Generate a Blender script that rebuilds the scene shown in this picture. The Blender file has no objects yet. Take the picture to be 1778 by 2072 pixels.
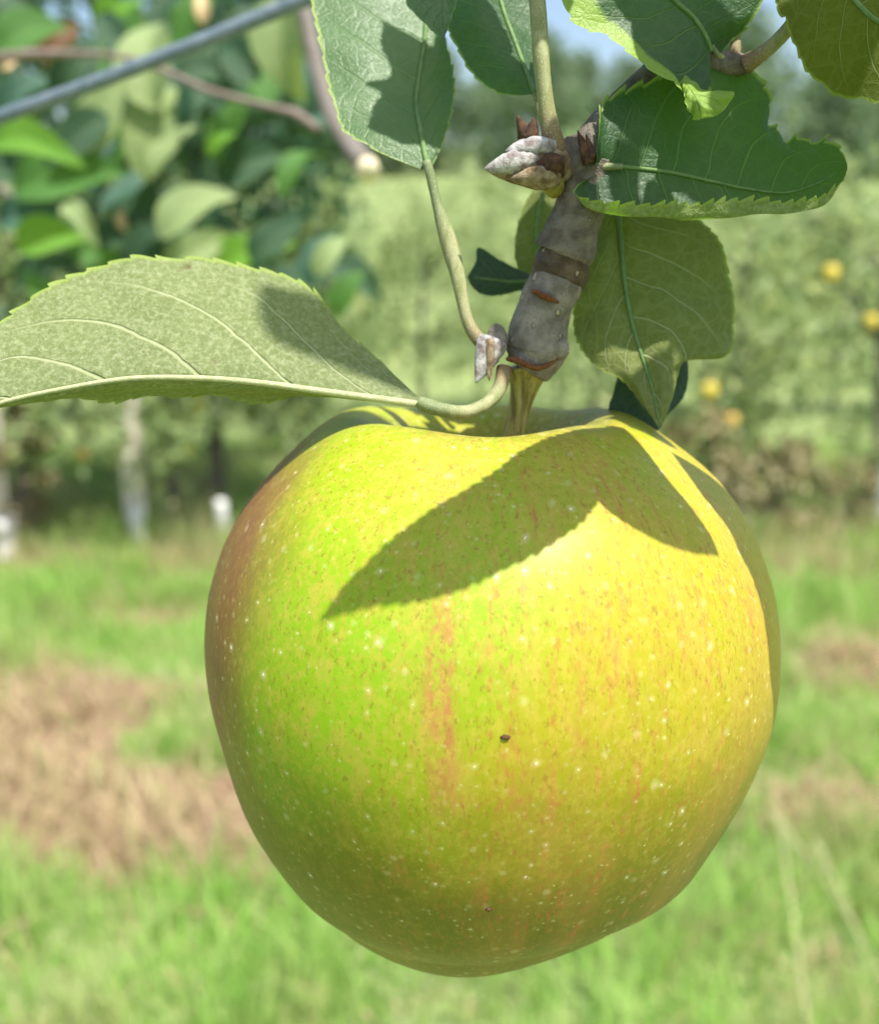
import bpy, math, random
import numpy as np
from mathutils import Vector, Matrix
from mathutils.bvhtree import BVHTree

sc = bpy.context.scene
COL = sc.collection
rng = np.random.default_rng(7)
random.seed(7)

# ------------------------------------------------------------------ camera, world, sun, exposure
PITCH = math.radians(15.0)
EYE = np.array([0.0, 0.0, 1.5])
RIGHT = np.array([1.0, 0, 0])
FWD = np.array([0, math.cos(PITCH), -math.sin(PITCH)])
UP = np.array([0, math.sin(PITCH), math.cos(PITCH)])
FPX = 2134.0                       # focal length in units of a 1778 wide picture
cam = bpy.data.cameras.new('camera')
cam.sensor_fit = 'HORIZONTAL'
cam.sensor_width = 36.0
cam.lens = 36.0 * FPX / 1778.0
cam.clip_start = 0.01
cam.clip_end = 3000
cam.dof.use_dof = True
cam.dof.focus_distance = 0.1285
cam.dof.aperture_fstop = cam.lens / 2.1
cam.dof.aperture_blades = 0
camo = bpy.data.objects.new('camera', cam)
COL.objects.link(camo)
camo.location = EYE
camo.rotation_euler = (math.pi / 2 - PITCH, 0, 0)
sc.camera = camo

S_CAM = np.array([0.27, 0.79, 0.55])
S_CAM /= np.linalg.norm(S_CAM)
SUN = S_CAM[0] * RIGHT + S_CAM[1] * UP - S_CAM[2] * FWD      # direction towards the sun
SUN_EL = math.asin(SUN[2])
SUN_AZ = math.atan2(SUN[0], SUN[1])
w = bpy.data.worlds.new('World')
sc.world = w
w.use_nodes = True
wn = w.node_tree
sky = wn.nodes.new('ShaderNodeTexSky')
sky.sky_type = 'NISHITA'
sky.sun_disc = False
sky.sun_elevation = SUN_EL
sky.sun_rotation = SUN_AZ
sky.air_density = 1.0
sky.dust_density = 2.0
bg = wn.nodes['Background']
bg.inputs[1].default_value = 0.12
wn.links.new(sky.outputs[0], bg.inputs[0])

sl = bpy.data.lights.new('sun', 'SUN')
sl.energy = 4.8
sl.angle = math.radians(0.5)
sl.color = (1.0, 0.95, 0.86)
so = bpy.data.objects.new('sun', sl)
COL.objects.link(so)
so.rotation_mode = 'QUATERNION'
so.rotation_quaternion = Vector(SUN).to_track_quat('Z', 'Y')
so.location = (3, -3, 8)

vs = sc.view_settings
vs.view_transform = 'Standard'
vs.look = 'None'
vs.gamma = 1
vs.exposure = 0.82
sc.cycles.max_bounces = 8
sc.cycles.transparent_max_bounces = 8
sc.cycles.use_denoising = True
sc.cycles.sample_clamp_indirect = 4


# ------------------------------------------------------------------ helpers
def W(px, py, d):
    """the point seen at pixel (px, py) of a 1778 x 2072 picture, d metres ahead"""
    return EYE + d * ((px - 889) / FPX * RIGHT - (py - 1036) / FPX * UP + FWD)


def proj(P):
    q = np.asarray(P) - EYE
    d = q @ FWD
    return np.stack([889 + FPX * (q @ RIGHT) / d, 1036 - FPX * (q @ UP) / d, d], -1)


def ray_dir(px, py):
    v = (px - 889) / FPX * RIGHT - (py - 1036) / FPX * UP + FWD
    return v / np.linalg.norm(v)


def ground_at(px, py):
    r = ray_dir(px, py)
    return EYE + r * (-EYE[2] / r[2])


def catmull(P, n):
    """resample a polyline smoothly to n points, evenly along its length"""
    P = np.asarray(P, float)
    if len(P) == 2:
        return P[0] + np.linspace(0, 1, n)[:, None] * (P[1] - P[0])
    Q = np.vstack([2 * P[0] - P[1], P, 2 * P[-1] - P[-2]])
    out = []
    t = np.linspace(0, 1, 24, endpoint=False)[:, None]
    for i in range(1, len(Q) - 2):
        a, b, c, d = Q[i - 1:i + 3]
        out.append(0.5 * (2 * b + (c - a) * t + (2 * a - 5 * b + 4 * c - d) * t ** 2 + (3 * b - a - 3 * c + d) * t ** 3))
    D = np.vstack(out + [P[-1:]])
    s = np.concatenate([[0], np.cumsum(np.linalg.norm(np.diff(D, axis=0), axis=1))])
    x = np.linspace(0, s[-1], n)
    return np.stack([np.interp(x, s, D[:, k]) for k in range(D.shape[1])], 1)


def cr(P, x):
    """catmull-rom through rows of P (k, n, 3) at parameter x in 0..k-1"""
    k = len(P)
    i = min(int(x), k - 2)
    t = x - i
    b, c = P[i], P[i + 1]
    a = P[i - 1] if i > 0 else 2 * b - c
    d = P[i + 2] if i + 2 < k else 2 * c - b
    return 0.5 * (2 * b + (c - a) * t + (2 * a - 5 * b + 4 * c - d) * t * t + (3 * b - a - 3 * c + d) * t ** 3)


def link(name, me, parent=None, loc=None, mats=()):
    o = bpy.data.objects.new(name, me)
    COL.objects.link(o)
    for m in mats:
        me.materials.append(m)
    if loc is not None:
        o.location = loc
    if parent is not None:
        o.parent = parent
    return o


def mesh_from(name, V, F, smooth=True, uv=None):
    me = bpy.data.meshes.new(name)
    me.from_pydata([tuple(v) for v in V], [], [tuple(int(i) for i in f) for f in F])
    if smooth:
        me.polygons.foreach_set('use_smooth', [True] * len(me.polygons))
    if uv is not None:
        L = me.uv_layers.new(name='uv')
        li = np.empty(len(me.loops), int)
        me.loops.foreach_get('vertex_index', li)
        L.data.foreach_set('uv', np.asarray(uv, np.float32)[li].ravel())
    me.update()
    return me


def tag(o, label=None, cat=None, group=None, kind=None):
    if label: o['label'] = label
    if cat: o['category'] = cat
    if group: o['group'] = group
    if kind: o['kind'] = kind
    return o


def empty(name, loc, label=None, cat=None, group=None):
    o = bpy.data.objects.new(name, None)
    COL.objects.link(o)
    o.location = loc
    o.empty_display_size = 0.01
    return tag(o, label, cat, group)


def sub(o, parent):
    """parent o (built in world coordinates) keeping it in place"""
    p = Vector((0, 0, 0))
    q = parent
    while q is not None:
        p += q.location
        q = q.parent
    o.parent = parent
    o.location = o.location - p
    return o


def tube(P, R, n=10, lump=0.0, seed=0, cap=True, res=None, squash=None):
    """V, F of a tube along points P with radii R; lump roughens it"""
    P = np.asarray(P, float)
    R = np.asarray(R, float)
    if res:
        PR = catmull(np.hstack([P, R[:, None]]), res)
        P, R = PR[:, :3], PR[:, 3]
    m = len(P)
    T = np.gradient(P, axis=0)
    T /= np.linalg.norm(T, axis=1)[:, None] + 1e-12
    u = np.cross(T[0], [0.3, 0.9, 0.2])
    u /= np.linalg.norm(u)
    g = np.random.default_rng(seed)
    V, UVc = [], []
    ph = g.random(6) * 6.28
    for i in range(m):
        u = u - T[i] * (u @ T[i])
        u /= np.linalg.norm(u)
        v = np.cross(T[i], u)
        for k in range(n):
            a = 2 * math.pi * k / n
            r = R[i] * (1 + lump * (math.sin(3 * a + i * 0.23 + ph[0]) * 0.4 + math.sin(2 * a - i * 0.11 + ph[1]) * 0.4 + (g.random() - 0.5) * 0.7))
            V.append(P[i] + r * (math.cos(a) * u + math.sin(a) * v))
            UVc.append((k / n, i / (m - 1)))
    F = []
    for i in range(m - 1):
        for k in range(n):
            F.append((i * n + k, i * n + (k + 1) % n, (i + 1) * n + (k + 1) % n, (i + 1) * n + k))
    if cap:
        V += [P[0], P[-1]]
        UVc += [(0.5, 0), (0.5, 1)]
        c0, c1 = len(V) - 2, len(V) - 1
        for k in range(n):
            F.append((c0, (k + 1) % n, k))
            F.append((c1, (m - 1) * n + k, (m - 1) * n + (k + 1) % n))
    return np.array(V), F, np.array(UVc)


def tube_obj(name, P, R, mat, parent=None, n=10, lump=0.0, seed=0, res=None):
    V, F, U = tube(P, R, n, lump, seed, True, res)
    c = np.asarray(P[0], float)
    o = link(name, mesh_from(name, V - c, F, True, U), None, c, [mat])
    if parent is not None:
        sub(o, parent)
    return o


# ------------------------------------------------------------------ node helpers
class G:
    def __init__(s, name):
        s.m = bpy.data.materials.new(name)
        s.m.use_nodes = True
        s.nt = s.m.node_tree
        s.nt.nodes.clear()
        s.out = s.nt.nodes.new('ShaderNodeOutputMaterial')

    def n(s, typ, ins=None, out=0, **props):
        nd = s.nt.nodes.new('ShaderNode' + typ)
        for k, v in props.items():
            setattr(nd, k, v)
        for k, v in (ins or {}).items():
            s.set(nd.inputs[k], v)
        return nd.outputs[out]

    def set(s, sock, v):
        if isinstance(v, bpy.types.NodeSocket):
            s.nt.links.new(v, sock)
        else:
            if isinstance(v, (tuple, list)) and len(v) == 3 and sock.type == 'RGBA':
                v = (*v, 1)
            sock.default_value = v

    def math(s, op, a, b=0.0, c=None, clamp=False):
        ins = {0: a, 1: b}
        if c is not None: ins[2] = c
        return s.n('Math', ins, operation=op, use_clamp=clamp)

    def mix(s, f, a, b):
        return s.n('Mix', {0: f, 6: a, 7: b}, out=2, data_type='RGBA', clamp_factor=True)

    def ss(s, x, lo, hi):
        return s.n('MapRange', {0: x, 1: lo, 2: hi, 3: 0.0, 4: 1.0}, interpolation_type='SMOOTHSTEP')

    def noise(s, vec, scale, detail=2.0, rough=0.5, out=0, dist=0.0):
        return s.n('TexNoise', {'Vector': vec, 'Scale': scale, 'Detail': detail, 'Roughness': rough, 'Distortion': dist}, out=out)

    def vor(s, vec, scale, out=0, feature='F1', rnd=1.0):
        return s.n('TexVoronoi', {'Vector': vec, 'Scale': scale, 'Randomness': rnd}, out=out, feature=feature)

    def obj(s):
        return s.n('TexCoord', out=3)

    def uv(s):
        return s.n('TexCoord', out=2)

    def xyz(s, v):
        nd = s.nt.nodes.new('ShaderNodeSeparateXYZ')
        s.set(nd.inputs[0], v)
        return nd.outputs

    def comb(s, x, y, z):
        return s.n('CombineXYZ', {0: x, 1: y, 2: z})

    def vmul(s, v, k):
        return s.n('VectorMath', {0: v, 1: k if isinstance(k, tuple) else (k, k, k)}, operation='MULTIPLY')

    def bump(s, h, strength, dist):
        return s.n('Bump', {'Height': h, 'Strength': strength, 'Distance': dist})

    def bsdf(s, **k):
        nd = s.nt.nodes.new('ShaderNodeBsdfPrincipled')
        for a, v in k.items():
            s.set(nd.inputs[a.replace('_', ' ')], v)
        return nd.outputs[0]

    def done(s, sh):
        s.nt.links.new(sh, s.out.inputs[0])
        return s.m


def leaf_mat(name, top, under, trans, vein=(0.25, 0.33, 0.10), tmix=0.38, nv=8.0, slope=0.24, rough=0.5, edge=(0.34, 0.46, 0.09), spots=0.0, fuzz=0.5, vtop=0.35, vund=0.6, var=0.35, net=0.2, spec=0.42, lime=None):
    g = G(name)
    u, v, _ = g.xyz(g.uv())
    oc = g.obj()
    wob = g.noise(oc, 180, 3)
    a = g.math('ABSOLUTE', g.math('SUBTRACT', g.math('MULTIPLY', u, 2.0), 1.0))
    side = g.math('MULTIPLY', g.math('GREATER_THAN', u, 0.5), 0.43)
    wv = g.math('SUBTRACT', v, g.math('MULTIPLY', g.math('POWER', a, 1.25), slope))
    wv = g.math('ADD', wv, g.math('MULTIPLY', g.math('SUBTRACT', wob, 0.5), 0.035))
    fr = g.math('FRACT', g.math('ADD', g.math('MULTIPLY', wv, nv), side))
    dl = g.math('ABSOLUTE', g.math('SUBTRACT', fr, 0.5))
    lat = g.math('SUBTRACT', 1.0, g.ss(dl, 0.012, 0.055))
    lat = g.math('MULTIPLY', lat, g.math('SUBTRACT', 1.0, g.ss(a, 0.55, 0.98)))
    warp = g.n('VectorMath', {0: oc, 1: g.vmul(g.noise(oc, 260, 2, out=1), 0.0016)}, operation='ADD')
    ret = g.vor(warp, 430, feature='DISTANCE_TO_EDGE')
    rl = g.math('MULTIPLY', g.math('SUBTRACT', 1.0, g.ss(ret, 0.01, 0.12)), net)
    ret2 = g.vor(warp, 1500, feature='DISTANCE_TO_EDGE')
    rl2 = g.math('MULTIPLY', g.math('SUBTRACT', 1.0, g.ss(ret2, 0.0, 0.14)), 0.14)
    veins = g.math('MAXIMUM', lat, g.math('MAXIMUM', rl, rl2))
    mid = g.math('SUBTRACT', 1.0, g.ss(a, 0.0, 0.05))
    veins = g.math('MAXIMUM', veins, mid)
    n1 = g.noise(oc, 150, 6, 0.7)
    n2 = g.noise(oc, 1500, 4, 0.75)
    back = g.n('NewGeometry', out=6)
    tcol = g.mix(g.math('MULTIPLY', n1, var * 1.6), top, tuple(min(1, c * 1.9 + 0.01) for c in top))
    ucol = g.mix(g.math('MULTIPLY', n1, var * 1.6), under, tuple(c * 0.62 for c in under))
    ucol = g.mix(g.math('MULTIPLY', g.ss(n2, 0.42, 0.70), fuzz), ucol, (0.47, 0.52, 0.31))
    tcol = g.mix(g.math('MULTIPLY', veins, vtop), tcol, vein)
    ucol = g.mix(g.math('MULTIPLY', veins, vund), ucol, (0.50, 0.54, 0.30))
    col = g.mix(back, tcol, ucol)
    em = g.ss(a, 0.965, 0.992)
    col = g.mix(g.math('MULTIPLY', em, 0.7), col, edge)  # naturally paler margin, brightened further to stand in for a sunlit rim
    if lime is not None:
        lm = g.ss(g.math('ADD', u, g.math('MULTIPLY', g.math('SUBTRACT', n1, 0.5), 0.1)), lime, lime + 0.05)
        col = g.mix(g.math('MULTIPLY', lm, 0.9), col, (0.26, 0.40, 0.035))  # sun glowing through the curled margin, put in as a lime band
    if spots:
        sp = g.math('SUBTRACT', 1.0, g.ss(g.noise(oc, 150, 3, 0.6), 0.24, 0.33))
        col = g.mix(g.math('MULTIPLY', sp, spots), col, (0.10, 0.035, 0.02))
    hgt = g.math('SUBTRACT', g.math('MULTIPLY', veins, g.math('SUBTRACT', g.math('MULTIPLY', back, 1.6), 0.6)), g.math('MULTIPLY', n2, -0.35))
    bn = g.bump(hgt, 0.9, 0.00032)
    ro = g.math('ADD', rough, g.math('MULTIPLY', back, 0.35))
    base = g.bsdf(Base_Color=col, Roughness=ro, Normal=bn, Specular_IOR_Level=spec)
    tc = g.mix(g.math('MULTIPLY', veins, 0.45), trans, tuple(min(1, c * 1.8) for c in trans))
    tr = g.n('BsdfTranslucent', {0: tc, 'Normal': bn})
    return g.done(g.n('MixShader', {0: tmix, 1: base, 2: tr}))


def simple_mat(name, c1, c2, scale, rough=0.8, bump=0.0, bscale=None, dist=0.0003, spec=0.3, detail=4):
    g = G(name)
    oc = g.obj()
    nz = g.noise(oc, scale, detail, 0.6)
    col = g.mix(g.ss(nz, 0.3, 0.7), c1, c2)
    k = dict(Base_Color=col, Roughness=rough, Specular_IOR_Level=spec)
    if bump:
        k['Normal'] = g.bump(g.noise(oc, bscale or scale * 2, 4, 0.7), bump, dist)
    return g.done(g.bsdf(**k))


def island_leaf_mat(name, cols, trans=(0.30, 0.42, 0.05), tmix=0.3, rough=0.5, spec=0.4, patch=None):
    """foliage of many small leaves: a colour per leaf, each leaf lets some light through"""
    g = G(name)
    r = g.n('NewGeometry', out=8)
    ramp = g.nt.nodes.new('ShaderNodeValToRGB')
    cr_ = ramp.color_ramp
    cr_.interpolation = 'CONSTANT'
    for i, c in enumerate(cols):
        e = cr_.elements[i] if i < 2 else cr_.elements.new(0.0)
        e.position = i / len(cols)
    for i, c in enumerate(cols):
        cr_.elements[i].color = (*c, 1)
    g.set(ramp.inputs[0], r)
    col = ramp.outputs[0]
    if patch is not None:
        pn = g.noise(g.obj(), 2.2, 5, 0.7)
        col = g.mix(g.math('MULTIPLY', g.ss(pn, 0.48, 0.62), 0.75), col, patch)
    b = g.bsdf(Base_Color=col, Roughness=rough, Specular_IOR_Level=spec)
    t = g.n('BsdfTranslucent', {0: g.mix(0.5, col, trans)})
    return g.done(g.n('MixShader', {0: tmix, 1: b, 2: t}))


# ------------------------------------------------------------------ materials
M = {}
M['leaf_dark'] = leaf_mat('leaf_dark', (0.008, 0.046, 0.007), (0.20, 0.28, 0.06), (0.16, 0.36, 0.008), tmix=0.3, vtop=0.25, spec=0.55, rough=0.46, vein=(0.22, 0.34, 0.12))
M['leaf_pale'] = leaf_mat('leaf_pale', (0.05, 0.13, 0.045), (0.22, 0.275, 0.10), (0.24, 0.31, 0.015), spots=0.7, nv=5.2, slope=0.42, fuzz=0.6, vund=0.75, net=0.16, var=0.6)
M['leaf_hang'] = leaf_mat('leaf_hang', (0.012, 0.05, 0.012), (0.17, 0.205, 0.05), (0.13, 0.21, 0.003), tmix=0.30, fuzz=0.12, nv=6, slope=0.36)
M['leaf_olive'] = leaf_mat('leaf_olive', (0.04, 0.10, 0.02), (0.085, 0.115, 0.012), (0.20, 0.24, 0.003), tmix=0.5, fuzz=0.08, vund=0.3)
M['leaf_sheen'] = leaf_mat('leaf_sheen', (0.055, 0.11, 0.036), (0.2, 0.28, 0.12), (0.14, 0.3, 0.03), tmix=0.25, vtop=0.2, vein=(0.30, 0.42, 0.20), rough=0.36)
M['leaf_blue'] = leaf_mat('leaf_blue', (0.008, 0.03, 0.022), (0.1, 0.15, 0.1), (0.08, 0.16, 0.03), tmix=0.2)
M['leaf_sunlit_edge'] = leaf_mat('leaf_sunlit_edge', (0.008, 0.046, 0.007), (0.20, 0.28, 0.06), (0.16, 0.36, 0.008), tmix=0.3, vtop=0.25, spec=0.55, rough=0.46, lime=0.87)
M['leaf_sunlit_tip'] = leaf_mat('leaf_sunlit_tip', (0.20, 0.32, 0.04), (0.30, 0.40, 0.14), (0.35, 0.5, 0.02), tmix=0.35)  # sunlit tip of the top leaf, its brightness put into the colour
M['midrib'] = simple_mat('midrib', (0.33, 0.36, 0.17), (0.42, 0.44, 0.26), 900, 0.6, 0.5, 3000)
M['midrib_dark'] = simple_mat('midrib_dark', (0.10, 0.19, 0.06), (0.17, 0.26, 0.09), 900, 0.6, 0.4, 3000)


def stalk_mat():
    g = G('petiole')
    oc = g.obj()
    u, v, _ = g.xyz(g.uv())
    n1 = g.noise(g.vmul(oc, (1, 1, 0.25)), 900, 4, 0.65)
    c = g.mix(g.ss(n1, 0.35, 0.7), (0.20, 0.22, 0.075), (0.33, 0.33, 0.17))
    c = g.mix(g.math('MULTIPLY', g.math('SUBTRACT', 1.0, g.ss(v, 0.18, 0.42)), 0.7), c, (0.11, 0.16, 0.06))
    br = g.math('MULTIPLY', g.ss(g.math('ADD', v, g.math('MULTIPLY', g.math('SUBTRACT', n1, 0.5), 0.3)), 0.72, 1.0), 0.85)
    c = g.mix(br, c, (0.17, 0.085, 0.04))
    fz = g.noise(oc, 5000, 2, 0.6)
    c = g.mix(g.math('MULTIPLY', g.ss(fz, 0.55, 0.75), 0.5), c, (0.62, 0.62, 0.50))
    return g.done(g.bsdf(Base_Color=c, Roughness=0.7, Normal=g.bump(fz, 0.5, 0.0001)))


M['petiole'] = stalk_mat()


def bark_mat(name='bark', c1=(0.15, 0.13, 0.10), c2=(0.37, 0.33, 0.265), dots=True):
    g = G(name)
    oc = g.obj()
    u, v, _ = g.xyz(g.uv())
    n1 = g.noise(oc, 420, 5, 0.65)
    n2 = g.noise(oc, 1700, 4, 0.75)
    n3 = g.noise(g.vmul(oc, (1, 1, 3.0)), 130, 4, 0.6)
    c = g.mix(g.ss(n1, 0.3, 0.72), c1, c2)
    c = g.mix(g.math('MULTIPLY', g.ss(n2, 0.5, 0.7), 0.5), c, tuple(q * 0.45 for q in c1))
    c = g.mix(g.math('MULTIPLY', g.ss(n3, 0.5, 0.72), 0.5), c, (0.24, 0.235, 0.22))
    h = g.math('ADD', g.math('MULTIPLY', n1, 0.5), g.math('MULTIPLY', n2, 0.5))
    if dots:
        d = g.vor(g.vmul(oc, (1, 1, 0.7)), 620)
        vr = g.xyz(g.vor(g.vmul(oc, (1, 1, 0.7)), 620, out=1))[0]
        dm = g.math('MULTIPLY', g.math('SUBTRACT', 1.0, g.ss(d, 0.16, 0.26)), g.math('GREATER_THAN', vr, 0.68))
        c = g.mix(g.math('MULTIPLY', dm, 0.9), c, (0.46, 0.40, 0.28))
        h = g.math('ADD', h, g.math('MULTIPLY', dm, 0.8))
    return g.done(g.bsdf(Base_Color=c, Roughness=0.75, Specular_IOR_Level=0.25, Normal=g.bump(h, 1.0, 0.0008)))


M['bark'] = bark_mat()
M['bark_upper'] = bark_mat('bark_upper', (0.10, 0.083, 0.066), (0.27, 0.235, 0.19))
M['scar'] = bark_mat('scar', (0.06, 0.042, 0.025), (0.20, 0.145, 0.085))
M['rust'] = simple_mat('rust', (0.10, 0.04, 0.015), (0.20, 0.085, 0.03), 1500, 0.85, 0.5, 4000)
M['dry_scale'] = simple_mat('dry_scale', (0.035, 0.018, 0.010), (0.12, 0.06, 0.03), 900, 0.75, 0.6, 3000)
M['bud_fuzz'] = simple_mat('bud_fuzz', (0.25, 0.20, 0.19), (0.62, 0.62, 0.60), 900, 0.95, 0.9, 4200, 0.0005, 0.1)
M['bud_brown'] = simple_mat('bud_brown', (0.16, 0.10, 0.05), (0.40, 0.33, 0.22), 800, 0.9, 0.8, 4000, 0.0004, 0.15)
M['bud_green'] = simple_mat('bud_green', (0.20, 0.17, 0.03), (0.34, 0.30, 0.08), 800, 0.7, 0.5, 3000)


def stem_mat():
    g = G('fruit_stem')
    oc = g.obj()
    st = g.noise(g.vmul(oc, (1, 1, 0.12)), 1100, 4, 0.6)
    fine = g.noise(oc, 2600, 3, 0.6)
    c = g.mix(g.ss(st, 0.3, 0.66), (0.14, 0.11, 0.02), (0.38, 0.35, 0.10))
    c = g.mix(g.math('MULTIPLY', g.ss(fine, 0.55, 0.7), 0.4), c, (0.10, 0.05, 0.02))
    return g.done(g.bsdf(Base_Color=c, Roughness=0.5, Normal=g.bump(st, 0.5, 0.0003)))


M['fruit_stem'] = stem_mat()

# ------------------------------------------------------------------ the apple
APPLE_C = W(997, 1395, 0.158)
AR = 0.0413
TILT = math.radians(6.0)
A_UP = np.array([0, math.sin(TILT), math.cos(TILT)])
A_FRONT = np.array([0, -math.cos(TILT), math.sin(TILT)])
A_X = np.array([1.0, 0, 0])
prof = np.array([(0.0, .56), (.05, .565), (.13, .60), (.22, .68), (.32, .775), (.43, .845), (.55, .872), (.68, .83), (.81, .71), (.91, .54), (.975, .32),
                 (1.0, .08), (.985, -.17), (.935, -.42), (.85, -.65), (.735, -.82), (.60, -.93), (.46, -.945), (.33, -.925), (.2, -.88), (.1, -.84), (0.0, -.83)])
NT, NP = 120, 160
pr = catmull(prof, NT)
phi = np.linspace(0, 2 * math.pi, NP, endpoint=False)
cosp, sinp = np.cos(phi), np.sin(phi)          # cos: picture right, sin: towards the camera
SIL_L = [(909, 585), (946, 550), (978, 523), (1008, 499), (1045, 479), (1085, 458), (1129, 441), (1177, 427), (1219, 419), (1300, 413), (1370, 416), (1440, 427), (1500, 443), (1579, 467), (1654, 494), (1743, 542), (1818, 603), (1887, 678), (1935, 760), (1955, 815), (1962, 845)]
SIL_R = [(900, 1375), (930, 1417), (960, 1450), (996, 1478), (1044, 1508), (1102, 1536), (1160, 1557), (1218, 1571), (1310, 1579), (1380, 1579), (1450, 1570), (1530, 1548), (1613, 1512), (1682, 1471), (1764, 1416), (1832, 1348), (1887, 1259), (1924, 1177), (1950, 1090)]


def apple_verts(sL, sR):
    r = pr[:, 0][:, None] * AR
    wl = (1 - cosp) / 2
    wl = wl * wl * (3 - 2 * wl)
    s = sL[:, None] * wl[None] + sR[:, None] * (1 - wl[None])
    top = np.clip((pr[:, 1] - 0.35) / 0.5, 0, 1)[:, None]
    bot = np.clip((-pr[:, 1] - 0.5) / 0.5, 0, 1)[:, None]
    lobe = 0.016 * np.cos(5 * phi + 0.5)[None] * (top * 0.8 + bot * 0.35) + 0.012 * np.cos(3 * phi - 0.8)[None]
    rr = r * s * (1 + lobe)
    h = np.where(pr[:, 1] > 0, pr[:, 1] * HS[0], pr[:, 1] * HS[1])[:, None] * AR + AR * top * (0.010 * np.cos(2 * phi)[None] - 0.018 * sinp[None] + 0.008 * np.cos(5 * phi + 1.2)[None]) + AR * bot * (0.012 * np.cos(5 * phi + 0.5)[None] + 0.05 * cosp[None])
    P = APPLE_C + (rr * cosp)[..., None] * A_X + (rr * sinp)[..., None] * A_FRONT + h[..., None] * A_UP
    return P


HS = [1.0, 0.95]
BOT = int(np.argmin(np.abs(pr[:, 0] - 0.76) + 9 * (pr[:, 1] > 0)))      # the underside keeps one scale
sL = np.ones(NT)
sR = np.ones(NT)
for it in range(18):
    P = apple_verts(sL, sR)
    q = proj(P.reshape(-1, 3)).reshape(NT, NP, 3)
    HS[1] *= 1 + 0.5 * ((1978 - 1400) / (q[..., 1].max() - 1400) - 1)
    rim = q[pr[:, 1] > 0.6][:, NP // 4, 1].min()          # front lip of the stem cavity
    HS[0] *= 1 + 0.5 * ((1400 - 884) / (1400 - rim) - 1)
    P = apple_verts(sL, sR)
    q = proj(P.reshape(-1, 3)).reshape(NT, NP, 3)
    cx = 889 + FPX * ((APPLE_C - EYE) @ RIGHT) / ((APPLE_C - EYE) @ FWD)
    for S, sgn, tgt in ((sL, -1, SIL_L), (sR, 1, SIL_R)):
        ti, ra = [], []
        for (yt, xt) in tgt:
            msk = np.abs(q[..., 1] - yt) < 9
            xs = np.where(msk, q[..., 0] * sgn, -1e9)
            k = np.unravel_index(np.argmax(xs), xs.shape)
            if xs[k] < -1e8: continue
            ti.append(k[0]); ra.append((xt - cx) / (q[k][0] - cx))
        o = np.argsort(ti)
        f = np.interp(np.arange(NT), np.array(ti)[o], np.array(ra)[o])
        ker = np.exp(-np.linspace(-2, 2, 17) ** 2); ker /= ker.sum()
        f = np.convolve(np.pad(f, 8, mode='edge'), ker, 'valid')
        S *= np.clip(1 + 0.7 * (f - 1), 0.9, 1.1)
        k5 = np.array([.1, .2, .4, .2, .1]); S[:] = np.convolve(np.pad(S, 2, mode='edge'), k5, 'valid')
        S[BOT:] = S[BOT]
P = apple_verts(sL, sR)
Va = P.reshape(-1, 3)
Fa = [(i * NP + k, i * NP + (k + 1) % NP, (i + 1) * NP + (k + 1) % NP, (i + 1) * NP + k) for i in range(NT - 1) for k in range(NP)]
Fa = [f[::-1] for f in Fa]
APPLE_BVH = BVHTree.FromPolygons([tuple(v) for v in Va], Fa)


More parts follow.
